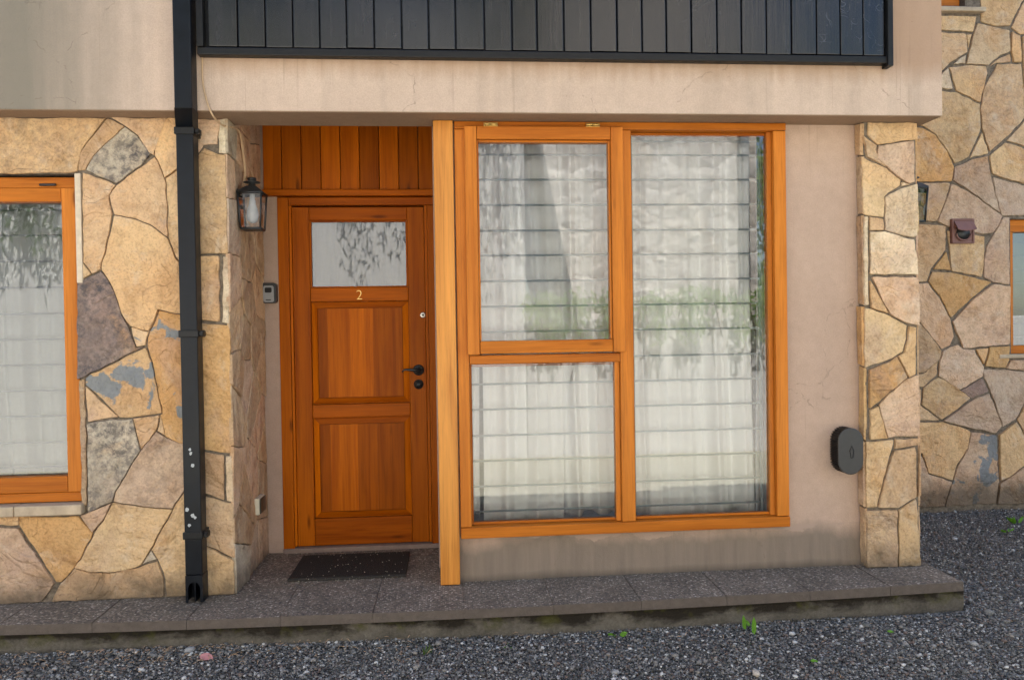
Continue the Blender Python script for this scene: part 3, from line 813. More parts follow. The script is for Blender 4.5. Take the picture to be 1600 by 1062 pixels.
for x0, x1, z0, z1, m in ((-0.7715, -0.762, 1.467, 1.841, 0), (-0.240, -0.2305, 1.467, 1.841, 0), (-0.7615, -0.2405, 1.467, 1.474, 1), (-0.7615, -0.2405, 1.833, 1.841, 1)):
    md.box(x0, x1, L + 0.004, L + 0.0195, z0, z1, m, 0.002)
md.build('glazing_bead', [DOOR_V, DOOR_H], door)
hd = MB(); hx, hz = -0.180, 0.998
hd.lathe((hx, L, hz), (0, -1, 0), [(0, 0), (0.030, 0), (0.031, 0.004), (0.029, 0.008), (0.022, 0.011), (0.012, 0.013), (0.011, 0.045), (0.013, 0.05), (0, 0.053)], 28)
hd.tube([(hx, L - 0.045, hz), (hx - 0.02, L - 0.050, hz + 0.002), (hx - 0.045, L - 0.050, hz + 0.004), (hx - 0.066, L - 0.050, hz + 0.006), (hx - 0.080, L - 0.049, hz + 0.003), (hx - 0.090, L - 0.048, hz - 0.008)],
        [0.010, 0.0095, 0.008, 0.0068, 0.0055, 0.004], 12)
hd.build('door_handle', IRON, door)
lk_ = MB(); lk_.lathe((-0.181, L, 0.918), (0, -1, 0), [(0, 0), (0.027, 0), (0.0275, 0.004), (0.026, 0.008), (0.010, 0.009), (0.0095, 0.012), (0, 0.012)], 28)
lk_.box(-0.1895, -0.1725, L - 0.0135, L - 0.0121, 0.9155, 0.9205); lk_.build('door_lock', IRON, door)
dh = MB(); dh.lathe((-0.150, L, 1.307), (0, -1, 0), [(0, 0), (0.0165, 0), (0.0168, 0.003), (0.014, 0.006), (0.007, 0.006)], 24, 0)
dh.lathe((-0.150, L - 0.0045, 1.307), (0, -1, 0), [(0.0072, 0.0), (0, 0.0005)], 16, 1); dh.box(-0.160, -0.157, L - 0.0065, L - 0.0055, 1.306, 1.309, 1)
dh.build('deadbolt_cylinder', [STEEL, IRON], door)
fc = bpy.data.curves.new('number', 'FONT'); fc.body = '2'; fc.size = 0.078; fc.extrude = 0.002; fc.bevel_depth = 0.0006; fc.offset = -0.0022; fc.align_x = 'CENTER'
tmp = lk(bpy.data.objects.new('number', fc)); bpy.context.view_layer.update()
me = bpy.data.meshes.new_from_object(tmp.evaluated_get(bpy.context.evaluated_depsgraph_get())); bpy.data.objects.remove(tmp)
me.transform(Matrix.Translation((-0.502, L - 0.0025, 1.398)) @ Matrix.Rotation(R(90), 4, 'X'))
me.materials.clear(); me.materials.append(BRASS)
nb = lk(bpy.data.objects.new('house_number', me)); attach(nb, door)
ts = MB(); ts.box(-0.940, -0.076, D - 0.02, D + 0.10, -0.03, 0.022, bev=0.004)
ts.build('threshold', m_plain('threshold_cement', (0.23, 0.165, 0.135), 0.9, 0.1), house)

# --- interior behind the glass
rm = MB()
rm.box(-5.6, 2.15, 3.2, 3.3, -0.1, 2.44); rm.box(-5.6, 2.15, 0.31, 3.2, -0.145, -0.02); rm.box(-1.62, -1.5, 0.31, 3.2, -0.1, 2.44)
rm.box(-5.6, -1.3, 0.31, 3.2, 2.46, 2.50)
rm.build('interior_wall', ROOM, house)

# ------------------------------------------------------------------ curtains (hang inside: things)
def curtain(x0, x1, z0, z1, y, label, folds, amp, seed, mat, group):
    nx, nz = int((x1 - x0) / 0.006), 46
    rnd = random.Random(seed); ph = [rnd.uniform(0, 6.28) for _ in range(6)]
    V = []; Fc = []
    for j in range(nz + 1):
        f = j / nz; z = z0 + (z1 - z0) * f
        for i in range(nx + 1):
            g = i / nx
            w = g + 0.012 * math.sin(5 * g + ph[3]) * (1 - f) + 0.006 * math.sin(3 * f + ph[4] + 9 * g)
            a = amp * (0.75 + 0.35 * math.sin(7 * g + ph[5]))
            d = a * math.sin(2 * math.pi * folds * w + ph[0]) + 0.32 * a * math.sin(2 * math.pi * folds * 2.3 * w + ph[1] + 0.8 * f) + 0.06 * a * math.sin(2 * math.pi * folds * 5.1 * w + ph[2])
            hem = 0.012 * math.sin(2 * math.pi * folds * w * 0.7 + ph[1]) * (1 - f) ** 6
            V.append((x0 + (x1 - x0) * g + 0.01 * math.sin(4 * f + ph[2]), y + d, z + hem))
    for j in range(nz):
        for i in range(nx):
            a = j * (nx + 1) + i; Fc.append((a, a + 1, a + nx + 2, a + nx + 1))
    m = MB(); m.add(V, Fc, 0, True)
    o = m.build('curtain', mat, None, fix=False)
    sol = o.modifiers.new('cloth', 'SOLIDIFY'); sol.thickness = 0.0012
    return tag(o, label, 'curtain', group)
CG = 'white curtains behind the windows'
curtain(0.03, 0.085 + 0.06, 0.275, 2.4, 0.222, 'narrow bunched white curtain at the left edge of the big window', 2.5, 0.012, 1, CLOTH, CG)
curtain(0.152, 0.56, 0.235, 2.4, 0.212, 'wide white curtain behind the opening casement, left of its dark hem gap', 2.6, 0.036, 2, CLOTH, CG)
curtain(0.565, 0.99, 0.268, 2.4, 0.232, 'white curtain with a raised wavy hem behind the middle window post', 3.4, 0.034, 3, CLOTH, CG)
curtain(0.975, 1.560, 0.235, 2.4, 0.212, 'widest white curtain behind the tall right hand window light', 3.7, 0.036, 4, CLOTH, CG)
curtain(1.583, 1.80, 0.235, 2.4, 0.222, 'narrow white curtain at the right edge of the tall window light', 2.0, 0.024, 5, CLOTH, CG)
curtain(-2.98, -1.72, 0.45, 2.1, 0.24, 'grey white curtain behind the small window in the left stone wall', 7.0, 0.032, 6, CLOTH2, CG)
curtain(-0.86, -0.15, 1.38, 1.95, L + 0.075, 'short grey curtain behind the glass of the front door', 5.5, 0.009, 7, m_cloth('dark_grey_cloth', (0.22, 0.22, 0.20), 0.1), CG)

# ================================================================== THE HOUSE BEYOND, ON THE RIGHT
W = 1.55; GZ = -0.14
FAR = [
 ([(1400,24),(1461,24),(1527,25),(1521,50),(1461,47),(1400,46)], 'y'), ([(1400,50),(1462,51),(1509,53),(1512,82),(1488,96),(1462,120),(1400,150)], 'c'),
 ([(1511,53),(1520,52),(1513,76)], 'y'), ([(1526,37),(1548,42),(1577,48),(1580,80),(1562,88),(1545,102),(1509,101),(1520,54)], 'c'),
 ([(1532,-20),(1612,-20),(1590,16),(1578,41),(1555,42),(1533,34)], 'y'), ([(1580,44),(1592,16),(1614,-18),(1680,-20),(1680,56),(1596,54)], 'c'),
 ([(1580,50),(1594,56),(1596,98),(1583,97),(1580,80)], 'y'), ([(1597,56),(1680,58),(1680,150),(1600,140),(1598,98)], 'y'),
 ([(1482,105),(1510,102),(1541,103),(1544,114),(1537,140),(1532,161),(1515,152),(1493,142),(1487,115)], 'y'),
 ([(1430,150),(1463,121),(1481,106),(1488,140),(1464,138)], 'l'), ([(1546,104),(1560,92),(1578,84),(1580,97),(1558,99)], 'c'), ([(1489,100),(1510,85),(1508,100)], 'l'),
 ([(1558,100),(1596,100),(1600,142),(1600,186),(1576,211),(1546,238),(1535,204),(1532,170),(1538,136)], 'c'),
 ([(1603,142),(1680,152),(1680,200),(1603,188)], 'y'),
 ([(1400,150),(1464,141),(1495,144),(1531,163),(1533,200),(1514,245),(1492,257),(1480,235),(1462,210),(1442,197),(1400,180)], 'y'),
 ([(1534,206),(1545,240),(1516,247)], 'y'), ([(1395,200),(1442,199),(1462,211),(1480,236),(1491,261),(1487,284),(1437,284),(1395,284)], 'o'),
 ([(1491,262),(1516,250),(1543,244),(1548,275),(1563,333),(1540,317),(1512,296),(1489,282)], 'v'),
 ([(1546,243),(1571,222),(1600,231),(1680,236),(1680,285),(1598,287),(1565,277),(1550,272)], 'y'),
 ([(1573,220),(1586,206),(1601,188),(1680,200),(1680,232),(1600,229)], 'c'), ([(1551,276),(1598,289),(1680,287),(1680,335),(1581,337),(1565,337),(1557,308)], 'v'),
 ([(1395,286),(1484,286),(1476,315),(1464,346),(1395,346)], 'c'), ([(1487,286),(1512,298),(1540,318),(1566,337),(1561,350),(1552,364),(1535,366),(1484,356),(1465,346),(1477,315)], 'p'),
 ([(1395,349),(1478,352),(1478,390),(1455,420),(1448,440),(1395,442)], 'c'),
 ([(1568,339),(1580,339),(1580,445),(1553,441),(1538,434),(1537,412),(1541,386),(1555,362)], 'p'),
 ([(1480,360),(1520,366),(1538,369),(1537,412),(1535,433),(1487,424)], 'y'), ([(1479,392),(1486,422),(1458,421)], 'o'),
 ([(1456,424),(1487,425),(1551,440),(1520,465),(1486,497),(1470,465),(1450,440)], 'o'),
 ([(1395,444),(1449,442),(1470,467),(1486,498),(1492,525),(1486,540),(1473,545),(1455,525),(1437,502),(1395,470)], 'p'),
 ([(1552,443),(1578,447),(1578,538),(1505,545),(1488,503),(1520,467)], 'p'),
 ([(1395,472),(1437,504),(1456,527),(1472,547),(1468,562),(1443,583),(1395,578)], 'c'),
 ([(1475,547),(1497,537),(1505,545),(1522,546),(1538,574),(1536,589),(1500,609),(1478,595),(1466,588),(1468,563)], 'p'),
 ([(1524,546),(1545,543),(1537,570)], 'y'), ([(1547,542),(1578,540),(1577,562),(1570,575),(1539,572)], 'o'), ([(1579,562),(1680,560),(1680,588),(1572,576)], 'p'),
 ([(1466,589),(1485,598),(1518,621),(1495,640),(1472,656),(1440,632),(1443,605)], 'y'), ([(1467,563),(1464,587),(1443,605),(1395,600),(1395,585),(1443,584)], 'c'),
 ([(1500,610),(1536,591),(1546,612),(1518,622)], 'dk'), ([(1536,576),(1572,577),(1680,589),(1680,606),(1604,622),(1588,655),(1567,667),(1550,618),(1538,590)], 'v'),
 ([(1520,624),(1546,614),(1566,665),(1555,677),(1500,665),(1474,657)], 'v'), ([(1590,655),(1605,625),(1680,608),(1680,700),(1602,680)], 'c'),
 ([(1395,604),(1441,608),(1439,632),(1470,657),(1395,656)], 'c'),
 ([(1395,659),(1473,659),(1500,666),(1516,673),(1512,700),(1496,724),(1488,750),(1450,738),(1441,708),(1395,700)], 'y'),
 ([(1518,674),(1558,680),(1561,752),(1557,786),(1475,791),(1490,748),(1497,727),(1512,702)], 'pb'),
 ([(1561,679),(1588,658),(1601,682),(1680,702),(1680,720),(1600,727),(1576,745),(1562,751)], 'y'),
 ([(1562,754),(1600,730),(1680,722),(1680,783),(1558,787)], 'p'), ([(1395,704),(1440,711),(1450,739),(1487,752),(1474,791),(1395,793)], 'p'),
]
nh = thing('stone_house', 'taller ochre flagstone house set back at the right, beyond the corner pillar', 'house', (5.4, W, GZ))
H1 = (4.030, 5.0, 0.985, 1.955); H2 = (2.95, 3.700, 3.47, 4.5)
mb = MB(); wall_grid(mb, 2.34, 9.0, -0.3, 7.8, W + 0.009, W + 0.30, [H1, H2]); mb.box(2.34, 9.0, W + 0.302, 7.8, 7.6, 7.8); mb.box(8.8, 9.0, W + 0.302, 7.8, -0.3, 7.6)
fw = mb.build('stone_wall', MORTAR, nh)
fs = []
for p, s in FAR:
    q = [atY(x, y, W) for x, y in p]
    q = [(3.13 if u < 3.24 else u, w) for u, w in q]
    q = [(u, w) if not (u > 4.0 and 0.95 < w < 1.98) else (min(u, 4.02), w) for u, w in q]
    fs.append((q, s))
fs += cells(2.36, 3.125, -0.09, 3.40, 0.36, 45)
fs += cells(4.50, 7.2, -0.09, 0.95, 0.38, 41) + cells(5.02, 7.2, 0.97, 1.96, 0.38, 42) + cells(4.50, 7.2, 1.98, 3.7, 0.4, 43) + cells(2.36, 7.2, 3.72, 6.0, 0.42, 44)
flagstones('flagstone_facing', fs, lambda u, w, h: (u, W - h, w), fw, seed=51, joint=0.0024)
mb = MB(); mb.box(2.7, 3.83, W - 0.035, W + 0.1, 3.418, 3.450, bev=0.006); mb.build('window_sill', SLAB, nh); mb = MB(); mb.box(3.93, 5.1, W - 0.012, W + 0.1, 0.955, 0.983, bev=0.004)
mb.build('window_sill', SLAB, nh)
fm = MB()
fm.box(H1[0], H1[0] + 0.05, W + 0.05, W + 0.12, H1[2] + 0.06, H1[3] - 0.09, 0); fm.box(H1[1] - 0.05, H1[1], W + 0.05, W + 0.12, H1[2] + 0.06, H1[3] - 0.09, 0)
fm.box(H1[0], H1[1], W + 0.048, W + 0.122, H1[3] - 0.088, H1[3], 1, 0.004); fm.box(H1[0], H1[1], W + 0.046, W + 0.122, H1[2], H1[2] + 0.058, 1, 0.004)
f1 = fm.build('window', [WIN_V, WIN_H], nh)
pane(H1[0] + 0.05, H1[1] - 0.05, H1[2] + 0.06, H1[3] - 0.09, W + 0.09, f1, [GLASS2, CLEAR])
for k in range(8):
    b = MB(); z = H1[2] + 0.12 + 0.10 * k; b.tube([(H1[0] + 0.02, W + 0.16, z), (H1[1] - 0.02, W + 0.16, z)], 0.005, 8); b.build('security_bar', bpy.data.materials['grey_bar'], f1)
fm = MB()
fm.box(H2[1] - 0.075, H2[1] - 0.015, W + 0.05, W + 0.12, H2[2] + 0.06, H2[3], 0); fm.box(H2[0], H2[1] - 0.015, W + 0.046, W + 0.122, H2[2], H2[2] + 0.058, 1, 0.004)
f2 = fm.build('window', [WIN_V, WIN_H], nh)
pane(H2[0], H2[1] - 0.075, H2[2] + 0.06, H2[3], W + 0.09, f2, [GLASS2, CLEAR])
curtain(4.0, 5.02, 0.95, 2.0, W + 0.26, 'dim grey curtain behind the barred window of the house at the right', 6.0, 0.02, 9, m_cloth('dim_grey_cloth', (0.24, 0.26, 0.22), 0.1), CG)
mb = MB(); mb.box(2.36, 5.6, W + 0.9, W + 0.95, 0.5, 5.0); mb.build('interior_wall', ROOM, nh)

# ================================================================== GROUND
mb = MB(); n = 24
mb.add([(-70, -70, GZ - 0.006), (70, -70, GZ - 0.006), (70, 70, GZ - 0.006), (-70, 70, GZ - 0.006)], [(0, 1, 2, 3)])
tag(mb.build('gravel_ground', BED), kind='structure')
# step: concrete base, washed-pebble tiles 40 cm apart
def edgeY(x):                     # front edge bowed in plan to follow the lens curvature
    return -0.322 + 0.055 * ((x - 0.15) / 2.1) ** 2
mb = MB()
xs = [-4.0 + 0.1 * i for i in range(64)] + [2.40]
xs = [x for x in xs if x < 2.36] + [2.405]
for a, b in zip(xs, xs[1:]):
    ya, yb = edgeY(a) + 0.026, edgeY(b) + 0.026
    mb.add([(a, ya, -0.3), (b, yb, -0.3), (b, yb, -0.046), (a, ya, -0.046), (a, ya - 0.006 - 0.012, -0.3)], [(0, 1, 2, 3)])
    mb.add([(a, ya, -0.046), (b, yb, -0.046), (b, 0.4, -0.046), (a, 0.4, -0.046)], [(0, 1, 2, 3)])
mb.add([(2.405, edgeY(2.405) + 0.026, -0.3), (2.405, 0.25, -0.3), (2.405, 0.25, -0.046), (2.405, edgeY(2.405) + 0.026, -0.046)], [(0, 1, 2, 3)])
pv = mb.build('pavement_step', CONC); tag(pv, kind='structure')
mb = MB()
x = 0.041 - 0.395 * 10
while x < 2.3:
    a, b = x + 0.0012, min(x + 0.3938, 2.385)
    for k0, k1 in ((None, 0.097), (0.101, 0.496), (0.500, 0.69)):
        if k0 is not None and (a > -0.2 or b < -1.5): continue
        m2 = MB(); z1 = random.uniform(-0.002, 0.0015)
        sub = [a + (b - a) * i / 3 for i in range(4)]
        fy = [edgeY(q) if k0 is None else k0 for q in sub]
        bm = bmesh.new()
        lo = [bm.verts.new((q, y, -0.042)) for q, y in zip(sub, fy)] + [bm.verts.new((b, k1, -0.042)), bm.verts.new((a, k1, -0.042))]
        hi = [bm.verts.new((v.co.x, v.co.y, z1)) for v in lo]
        bm.faces.new(lo[::-1]); bm.faces.new(hi)
        for i in range(6): bm.faces.new((lo[i], lo[(i + 1) % 6], hi[(i + 1) % 6], hi[i]))
        bmesh.ops.bevel(bm, geom=[e for e in bm.edges if all(v in hi for v in e.verts)], offset=0.002, segments=2, affect='EDGES')
        bm.verts.index_update()
        mb.add([v.co[:] for v in bm.verts], [[v.index for v in f.verts] for f in bm.faces]); bm.free()
    x += 0.395
mb.box(-1.6, -0.1, -0.2, 0.7, -0.045, -0.005)
for a, b in zip(xs, xs[1:]):
    if b > 2.384: b = 2.383
    mb.add([(a, edgeY(a) + 0.004, -0.040), (b, edgeY(b) + 0.004, -0.040), (b, edgeY(b) + 0.004, -0.004), (a, edgeY(a) + 0.004, -0.004), (b, 0.1, -0.004), (a, 0.1, -0.004)], [(0, 1, 2, 3), (3, 2, 4, 5)])
tag(mb.build('pavement_tiles', TILE), kind='structure')

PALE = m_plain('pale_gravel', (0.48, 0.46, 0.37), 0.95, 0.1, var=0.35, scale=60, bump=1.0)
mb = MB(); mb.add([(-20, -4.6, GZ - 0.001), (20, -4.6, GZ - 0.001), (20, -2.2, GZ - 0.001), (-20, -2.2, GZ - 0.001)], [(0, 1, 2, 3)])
tag(mb.build('pale_gravel_strip', PALE), kind='structure')  # paler gravel strip laid over the lane along the white walls
# loose gravel: tens of thousands of stones in one mesh
def rocks(name, P, S, mat, seed, label_kind='stuff', flat=0.65):
    rg = np.random.default_rng(seed)
    ph = (1 + 5 ** .5) / 2
    base = np.array([(-1, ph, 0), (1, ph, 0), (-1, -ph, 0), (1, -ph, 0), (0, -1, ph), (0, 1, ph), (0, -1, -ph), (0, 1, -ph), (ph, 0, -1), (ph, 0, 1), (-ph, 0, -1), (-ph, 0, 1)]) / math.sqrt(1 + ph * ph)
    tri = np.array([(0,11,5),(0,5,1),(0,1,7),(0,7,10),(0,10,11),(1,5,9),(5,11,4),(11,10,2),(10,7,6),(7,1,8),(3,9,4),(3,4,2),(3,2,6),(3,6,8),(3,8,9),(4,9,5),(2,4,11),(6,2,10),(8,6,7),(9,8,1)])
    n = len(P)
    v = base[None] * rg.uniform(0.72, 1.25, (n, 12, 1)) * S[:, None, None] * rg.uniform(0.7, 1.25, (n, 1, 3))
    q = rg.normal(size=(n, 4)); q /= np.linalg.norm(q, axis=1, keepdims=True)
    w, x, y, z = q.T
    Rm = np.stack([1 - 2 * (y * y + z * z), 2 * (x * y - z * w), 2 * (x * z + y * w), 2 * (x * y + z * w), 1 - 2 * (x * x + z * z), 2 * (y * z - x * w), 2 * (x * z - y * w), 2 * (y * z + x * w), 1 - 2 * (x * x + y * y)], 1).reshape(n, 3, 3)
    v = np.einsum('nij,nkj->nki', Rm, v); v[:, :, 2] *= flat
    v += P[:, None, :]
    me = bpy.data.meshes.new(name)
    nf = n * 20
    me.vertices.add(n * 12); me.loops.add(nf * 3); me.polygons.add(nf)
    me.vertices.foreach_set('co', v.astype(np.float32).ravel())
    me.loops.foreach_set('vertex_index', (tri[None] + 12 * np.arange(n)[:, None, None]).astype(np.int32).ravel())
    me.polygons.foreach_set('loop_start', np.arange(0, nf * 3, 3, dtype=np.int32))
    me.materials.append(mat); me.update(calc_edges=True); me.validate()
    o = lk(bpy.data.objects.new(name, me))
    if label_kind: o['kind'] = label_kind
    return o
rg = np.random.default_rng(7)
def scatter(n, x0, x1, y0, y1):
    return np.stack([rg.uniform(x0, x1, n), rg.uniform(y0, y1, n)], 1)
A = np.concatenate([scatter(80000, -2.7, 2.45, -1.25, -0.24), scatter(56000, 2.40, 4.9, -1.4, 1.56), scatter(2000, -2.4, 0.3, -0.33, -0.26)])
keep = ~((A[:, 0] < 2.40) & (A[:, 1] > -0.275))
A = A[keep]
S = np.clip(rg.lognormal(math.log(0.0038), 0.42, len(A)), 0.0022, 0.019)
S[rg.random(len(A)) < 0.006] *= 1.9
zz = GZ + S * 0.15 + rg.uniform(-0.002, 0.006, len(A)) + 0.014 * np.exp(-((A[:, 1] + 0.28) / 0.10) ** 2) * (A[:, 0] < 2.4) * np.clip((0.4 - A[:, 0]) / 1.5, 0.0, 1.0) + 0.004 * np.sin(A[:, 0] * 7) * np.sin(A[:, 1] * 9)
g = rocks('loose_gravel', np.c_[A, zz], S, GRAVEL, 3)
tag(g, 'loose dark grey and brown gravel covering the lane', 'gravel')

# dry husks, needles and leaf bits along the step, pale specks on the mat
def bits(name, pos, mats, label, cat, lo, hi, seed, thick=0.0012):
    rnd = random.Random(seed); m = MB()
    for x, y, z in pos:
        l = rnd.uniform(lo, hi); a = rnd.uniform(0, 6.28); t = rnd.uniform(-0.1, 0.5)
        d = Vector((math.cos(a), math.sin(a), t)).normalized() * l
        m.tube([(x, y, z), Vector((x, y, z)) + d * 0.5 + Vector((0, 0, rnd.uniform(0, 0.2) * l)), Vector((x, y, z)) + d], [thick * 0.7, thick, thick * 0.5], 5)
    return tag(m.build(name, mats, fix=False), label, cat, kind='stuff')
STRAW = m_plain('dry_straw', (0.40, 0.26, 0.16), 0.8, 0.2, var=0.4, scale=60); HUSK = m_plain('pale_husk', (0.36, 0.32, 0.25), 0.8, 0.2, var=0.2)
rnd = random.Random(3); pos = []
for i in range(430):
    x = rnd.gauss(-1.25, 0.55) if i < 320 else rnd.uniform(-2.4, 2.6); y = -0.29 - abs(rnd.gauss(0, 0.09 if i < 320 else 0.2))
    pos.append((x, y, GZ + 0.012 + (0.012 if y > -0.34 and x < -0.2 else 0)))
bits('dry_debris', pos, STRAW, 'dry straw, needles and husks blown against the foot of the step', 'debris', 0.008, 0.030, 4)
# weeds, petal and fallen leaves
def blade_leaf(m, p, d, upv, l, w, curl=0.25, nseg=5):
    p = Vector(p); d = Vector(d).normalized(); s = d.cross(Vector(upv)).normalized(); u = s.cross(d)
    L0 = []; 
    for i in range(nseg + 1):
        f = i / nseg; c = p + d * l * f - u * (curl * l * f * f); hw = w * 0.5 * math.sin(math.pi * (0.10 + 0.88 * f)) ** 0.8
        L0 += [c - s * hw, c + u * hw * -0.25, c + s * hw]
    fs = []
    for i in range(nseg):
        for k in (0, 1): fs.append((i * 3 + k, i * 3 + k + 1, i * 3 + 3 + k + 1, i * 3 + 3 + k))
    m.add(L0, fs, 0, True)
LEAFG = m_leaf('fresh_leaf', (0.10, 0.26, 0.015), (0.16, 0.34, 0.03)); MOSSG = m_leaf('dull_leaf', (0.05, 0.10, 0.02), (0.10, 0.14, 0.03))
PETAL = m_leaf('pink_petal', (0.62, 0.27, 0.27), (0.62, 0.27, 0.27))
WG = 'small weeds growing in the gravel'
def weed(px, py, label, leaves, l, w, mat=LEAFG, seed=0, upright=0.9, z=GZ + 0.01):
    x, y = atZ(px, py, z); rnd = random.Random(seed); m = MB()
    for k in range(leaves):
        a = rnd.uniform(0, 6.28); r = rnd.uniform(0.002, 0.012)
        d = Vector((math.cos(a) * (1 - upright * 0.7), math.sin(a) * (1 - upright * 0.7), upright))
        blade_leaf(m, (x + r * math.cos(a) * 2, y + r * math.sin(a), z - 0.008), d, (math.cos(a + 0.3), math.sin(a + 0.3), 0.3), l * rnd.uniform(0.7, 1.15), w * rnd.uniform(0.8, 1.15), rnd.uniform(0.05, 0.3))
    return tag(m.build('weed', mat, fix=False), label, 'weed', WG)
wd = thing('weed', 'bright green weed with two upright leaves before the step, under the window', 'weed', (*atZ(1171, 988, GZ), GZ), WG)
for px, py, l, w, tilt in ((1164, 985, 0.068, 0.022, -0.05), (1178, 991, 0.075, 0.026, 0.06), (1172, 979, 0.035, 0.016, -0.5)):
    m = MB(); x, y = atZ(px, py, GZ); blade_leaf(m, (x, y, GZ), (tilt, 0.05, 1), (0.25, -1, 0.1), l, w, 0.05); m.build('leaf', LEAFG, wd, fix=False)
weed(961, 990, 'low green weed with two spread leaves at the foot of the step', 4, 0.036, 0.022, seed=2, upright=0.35)
weed(665, 1018, 'dark green grass tuft in the gravel in front of the corner post', 8, 0.035, 0.007, MOSSG, 3, 0.8)
weed(265, 975, 'green moss weed among straw at the foot of the step, below the drainpipe', 9, 0.04, 0.012, MOSSG, 4, 0.6)
weed(240, 996, 'tiny green weed in the gravel left of the pink petal', 5, 0.022, 0.010, LEAFG, 5, 0.4)
weed(795, 1007, 'tiny green sprout lying flat in the gravel under the middle window', 3, 0.02, 0.010, LEAFG, 6, 0.3)
weed(1588, 815, 'green weed at the gravel edge below the far stone wall', 9, 0.06, 0.022, LEAFG, 8, 0.5)
weed(1575, 829, 'smaller green weed in the gravel just before the far wall weed', 5, 0.04, 0.014, LEAFG, 9, 0.4)
for px, py, lab, s in ((1272, 1032, 'small green leaf lying on the gravel at the lower right', 0.028), (1391, 986, 'small green leaf lying on the gravel near the end of the step', 0.026)):
    m = MB(); x, y = atZ(px, py, GZ + 0.012); blade_leaf(m, (x - s / 2, y, GZ + 0.014), (1, -0.3, 0.1), (0, -0.5, 1), s, s * 0.6, 0.15)
    tag(m.build('fallen_leaf', LEAFG, fix=False), lab, 'leaf')
m = MB(); x, y = atZ(323, 1027, GZ + 0.012); blade_leaf(m, (x - 0.03, y + 0.01, GZ + 0.018), (1, -0.35, 0.05), (0.1, -0.7, 1), 0.058, 0.034, 0.2)
tag(m.build('fallen_petal', PETAL, fix=False), 'pink petal lying on the gravel before the step', 'petal')
STN = m_plain('pale_pebble', (0.42, 0.36, 0.30), 0.8, 0.2, var=0.2)
for px, py, s, lab in ((628, 998, 0.022, 'round pale pebble resting against the foot of the step'), (1182, 1056, 0.020, 'pale grey pebble at the bottom edge, largest in the gravel')):
    x, y = atZ(px, py, GZ); o = rocks('pebble', np.array([[x, y, GZ + 0.012]]), np.array([s]), STN, 5, None, 0.8)
    for p in o.data.polygons: p.use_smooth = True
    sm = o.modifiers.new('round', 'SUBSURF'); sm.levels = sm.render_levels = 2
    tag(o, lab, 'pebble')

# ================================================================== FITTINGS
# doormat
MAT = m_plain('black_rubber', (0.038, 0.033, 0.028), 0.85, 0.15, var=0.4, scale=120, bump=0.8)
m = MB(); m.box(-0.815, -0.238, 0.150, 0.560, 0.001, 0.012, bev=0.004)
for i in range(57):
    x = -0.806 + 0.01 * i; m.box(x, x + 0.006, 0.158, 0.552, 0.0125, 0.0150)
mat_o = tag(m.build('doormat', MAT), 'dark ribbed rubber doormat with pale crumbs, before the front door', 'doormat')
pos = [(rnd.uniform(-0.80, -0.25), rnd.uniform(0.12, 0.54), 0.0165) for _ in range(70)] + [(rnd.gauss(-0.5, 0.16), rnd.gauss(0.145, 0.03), 0.003) for _ in range(60)] + [(rnd.uniform(-1.0, 2.3), rnd.uniform(-0.29, 0.04), 0.003) for _ in range(46)]
m = MB()
for p in pos:
    s = rnd.uniform(0.001, 0.0030); m.lathe((p[0], p[1], p[2]), (rnd.uniform(-.5, .5), rnd.uniform(-.5, .5), 1), [(0, 0), (s, s * .4), (s * .8, s), (0, s * 1.3)], 6)
tag(m.build('seed_husks', HUSK, fix=False), 'pale seed husks scattered over the doormat and step', 'husks', kind='stuff')

# drainpipe
dp = thing('drainpipe', 'black square metal drainpipe running down the stone wall left of the door', 'drainpipe', (-1.168, -0.06, 0.0))
px0, px1 = -1.214, -1.138
m = MB(); m.box(-1.182, -1.106, -0.202, -0.125, SOF - 0.015, 4.3, bev=0.005)
# elbow back to the wall
a = [(-1.182, -0.202, SOF - 0.012), (-1.106, -0.202, SOF - 0.012), (-1.106, -0.125, SOF - 0.012), (-1.182, -0.125, SOF - 0.012)]
b = [(px0, -0.098, 2.150), (px1, -0.098, 2.150), (px1, -0.022, 2.150), (px0, -0.022, 2.150)]
m.add(a + b, [(0, 1, 5, 4), (1, 2, 6, 5), (2, 3, 7, 6), (3, 0, 4, 7), (0, 3, 2, 1), (4, 5, 6, 7)])
m.build('upper_pipe', BLACK, dp)
m = MB(); m.box(px0, px1, -0.098, -0.022, 0.128, 2.155, bev=0.005)
ar = [(px0, 0.004), (px0, 0.127), (px1, 0.127), (px1, 0.004), (px1 - 0.011, 0.004)] + [(-1.176 + 0.027 * math.cos(t), 0.066 + 0.030 * math.sin(t)) for t in [math.pi * k / 14 for k in range(15)]] + [(px0 + 0.011, 0.004)]
m.prism(ar, lambda u, w, h: (u, -0.098 + h, w), 0.0, 0.004)
m.box(px0, px0 + 0.003, -0.0935, -0.022, 0.004, 0.127); m.box(px1 - 0.003, px1, -0.0935, -0.022, 0.004, 0.127); m.box(px0 + 0.0035, px1 - 0.0035, -0.026, -0.022, 0.004, 0.127)
m.box(-1.179, -1.173, -0.085, -0.028, 0.004, 0.100)
m.build('lower_pipe', BLACK, dp)
for z, px_ in ((2.135, 0), (1.222, 0), (0.308, 0)):
    m = MB(); m.box(px0 - 0.006, px1 + 0.006, -0.104, -0.004, z - 0.016, z + 0.016, bev=0.003); m.box(px1 + 0.007, px1 + 0.024, -0.090, -0.050, z - 0.013, z + 0.013, bev=0.003)
    m.tube([(px1 + 0.016, -0.100, z), (px1 + 0.016, -0.088, z)], 0.007, 8); m.build('pipe_bracket', BLACKTRIM, dp)
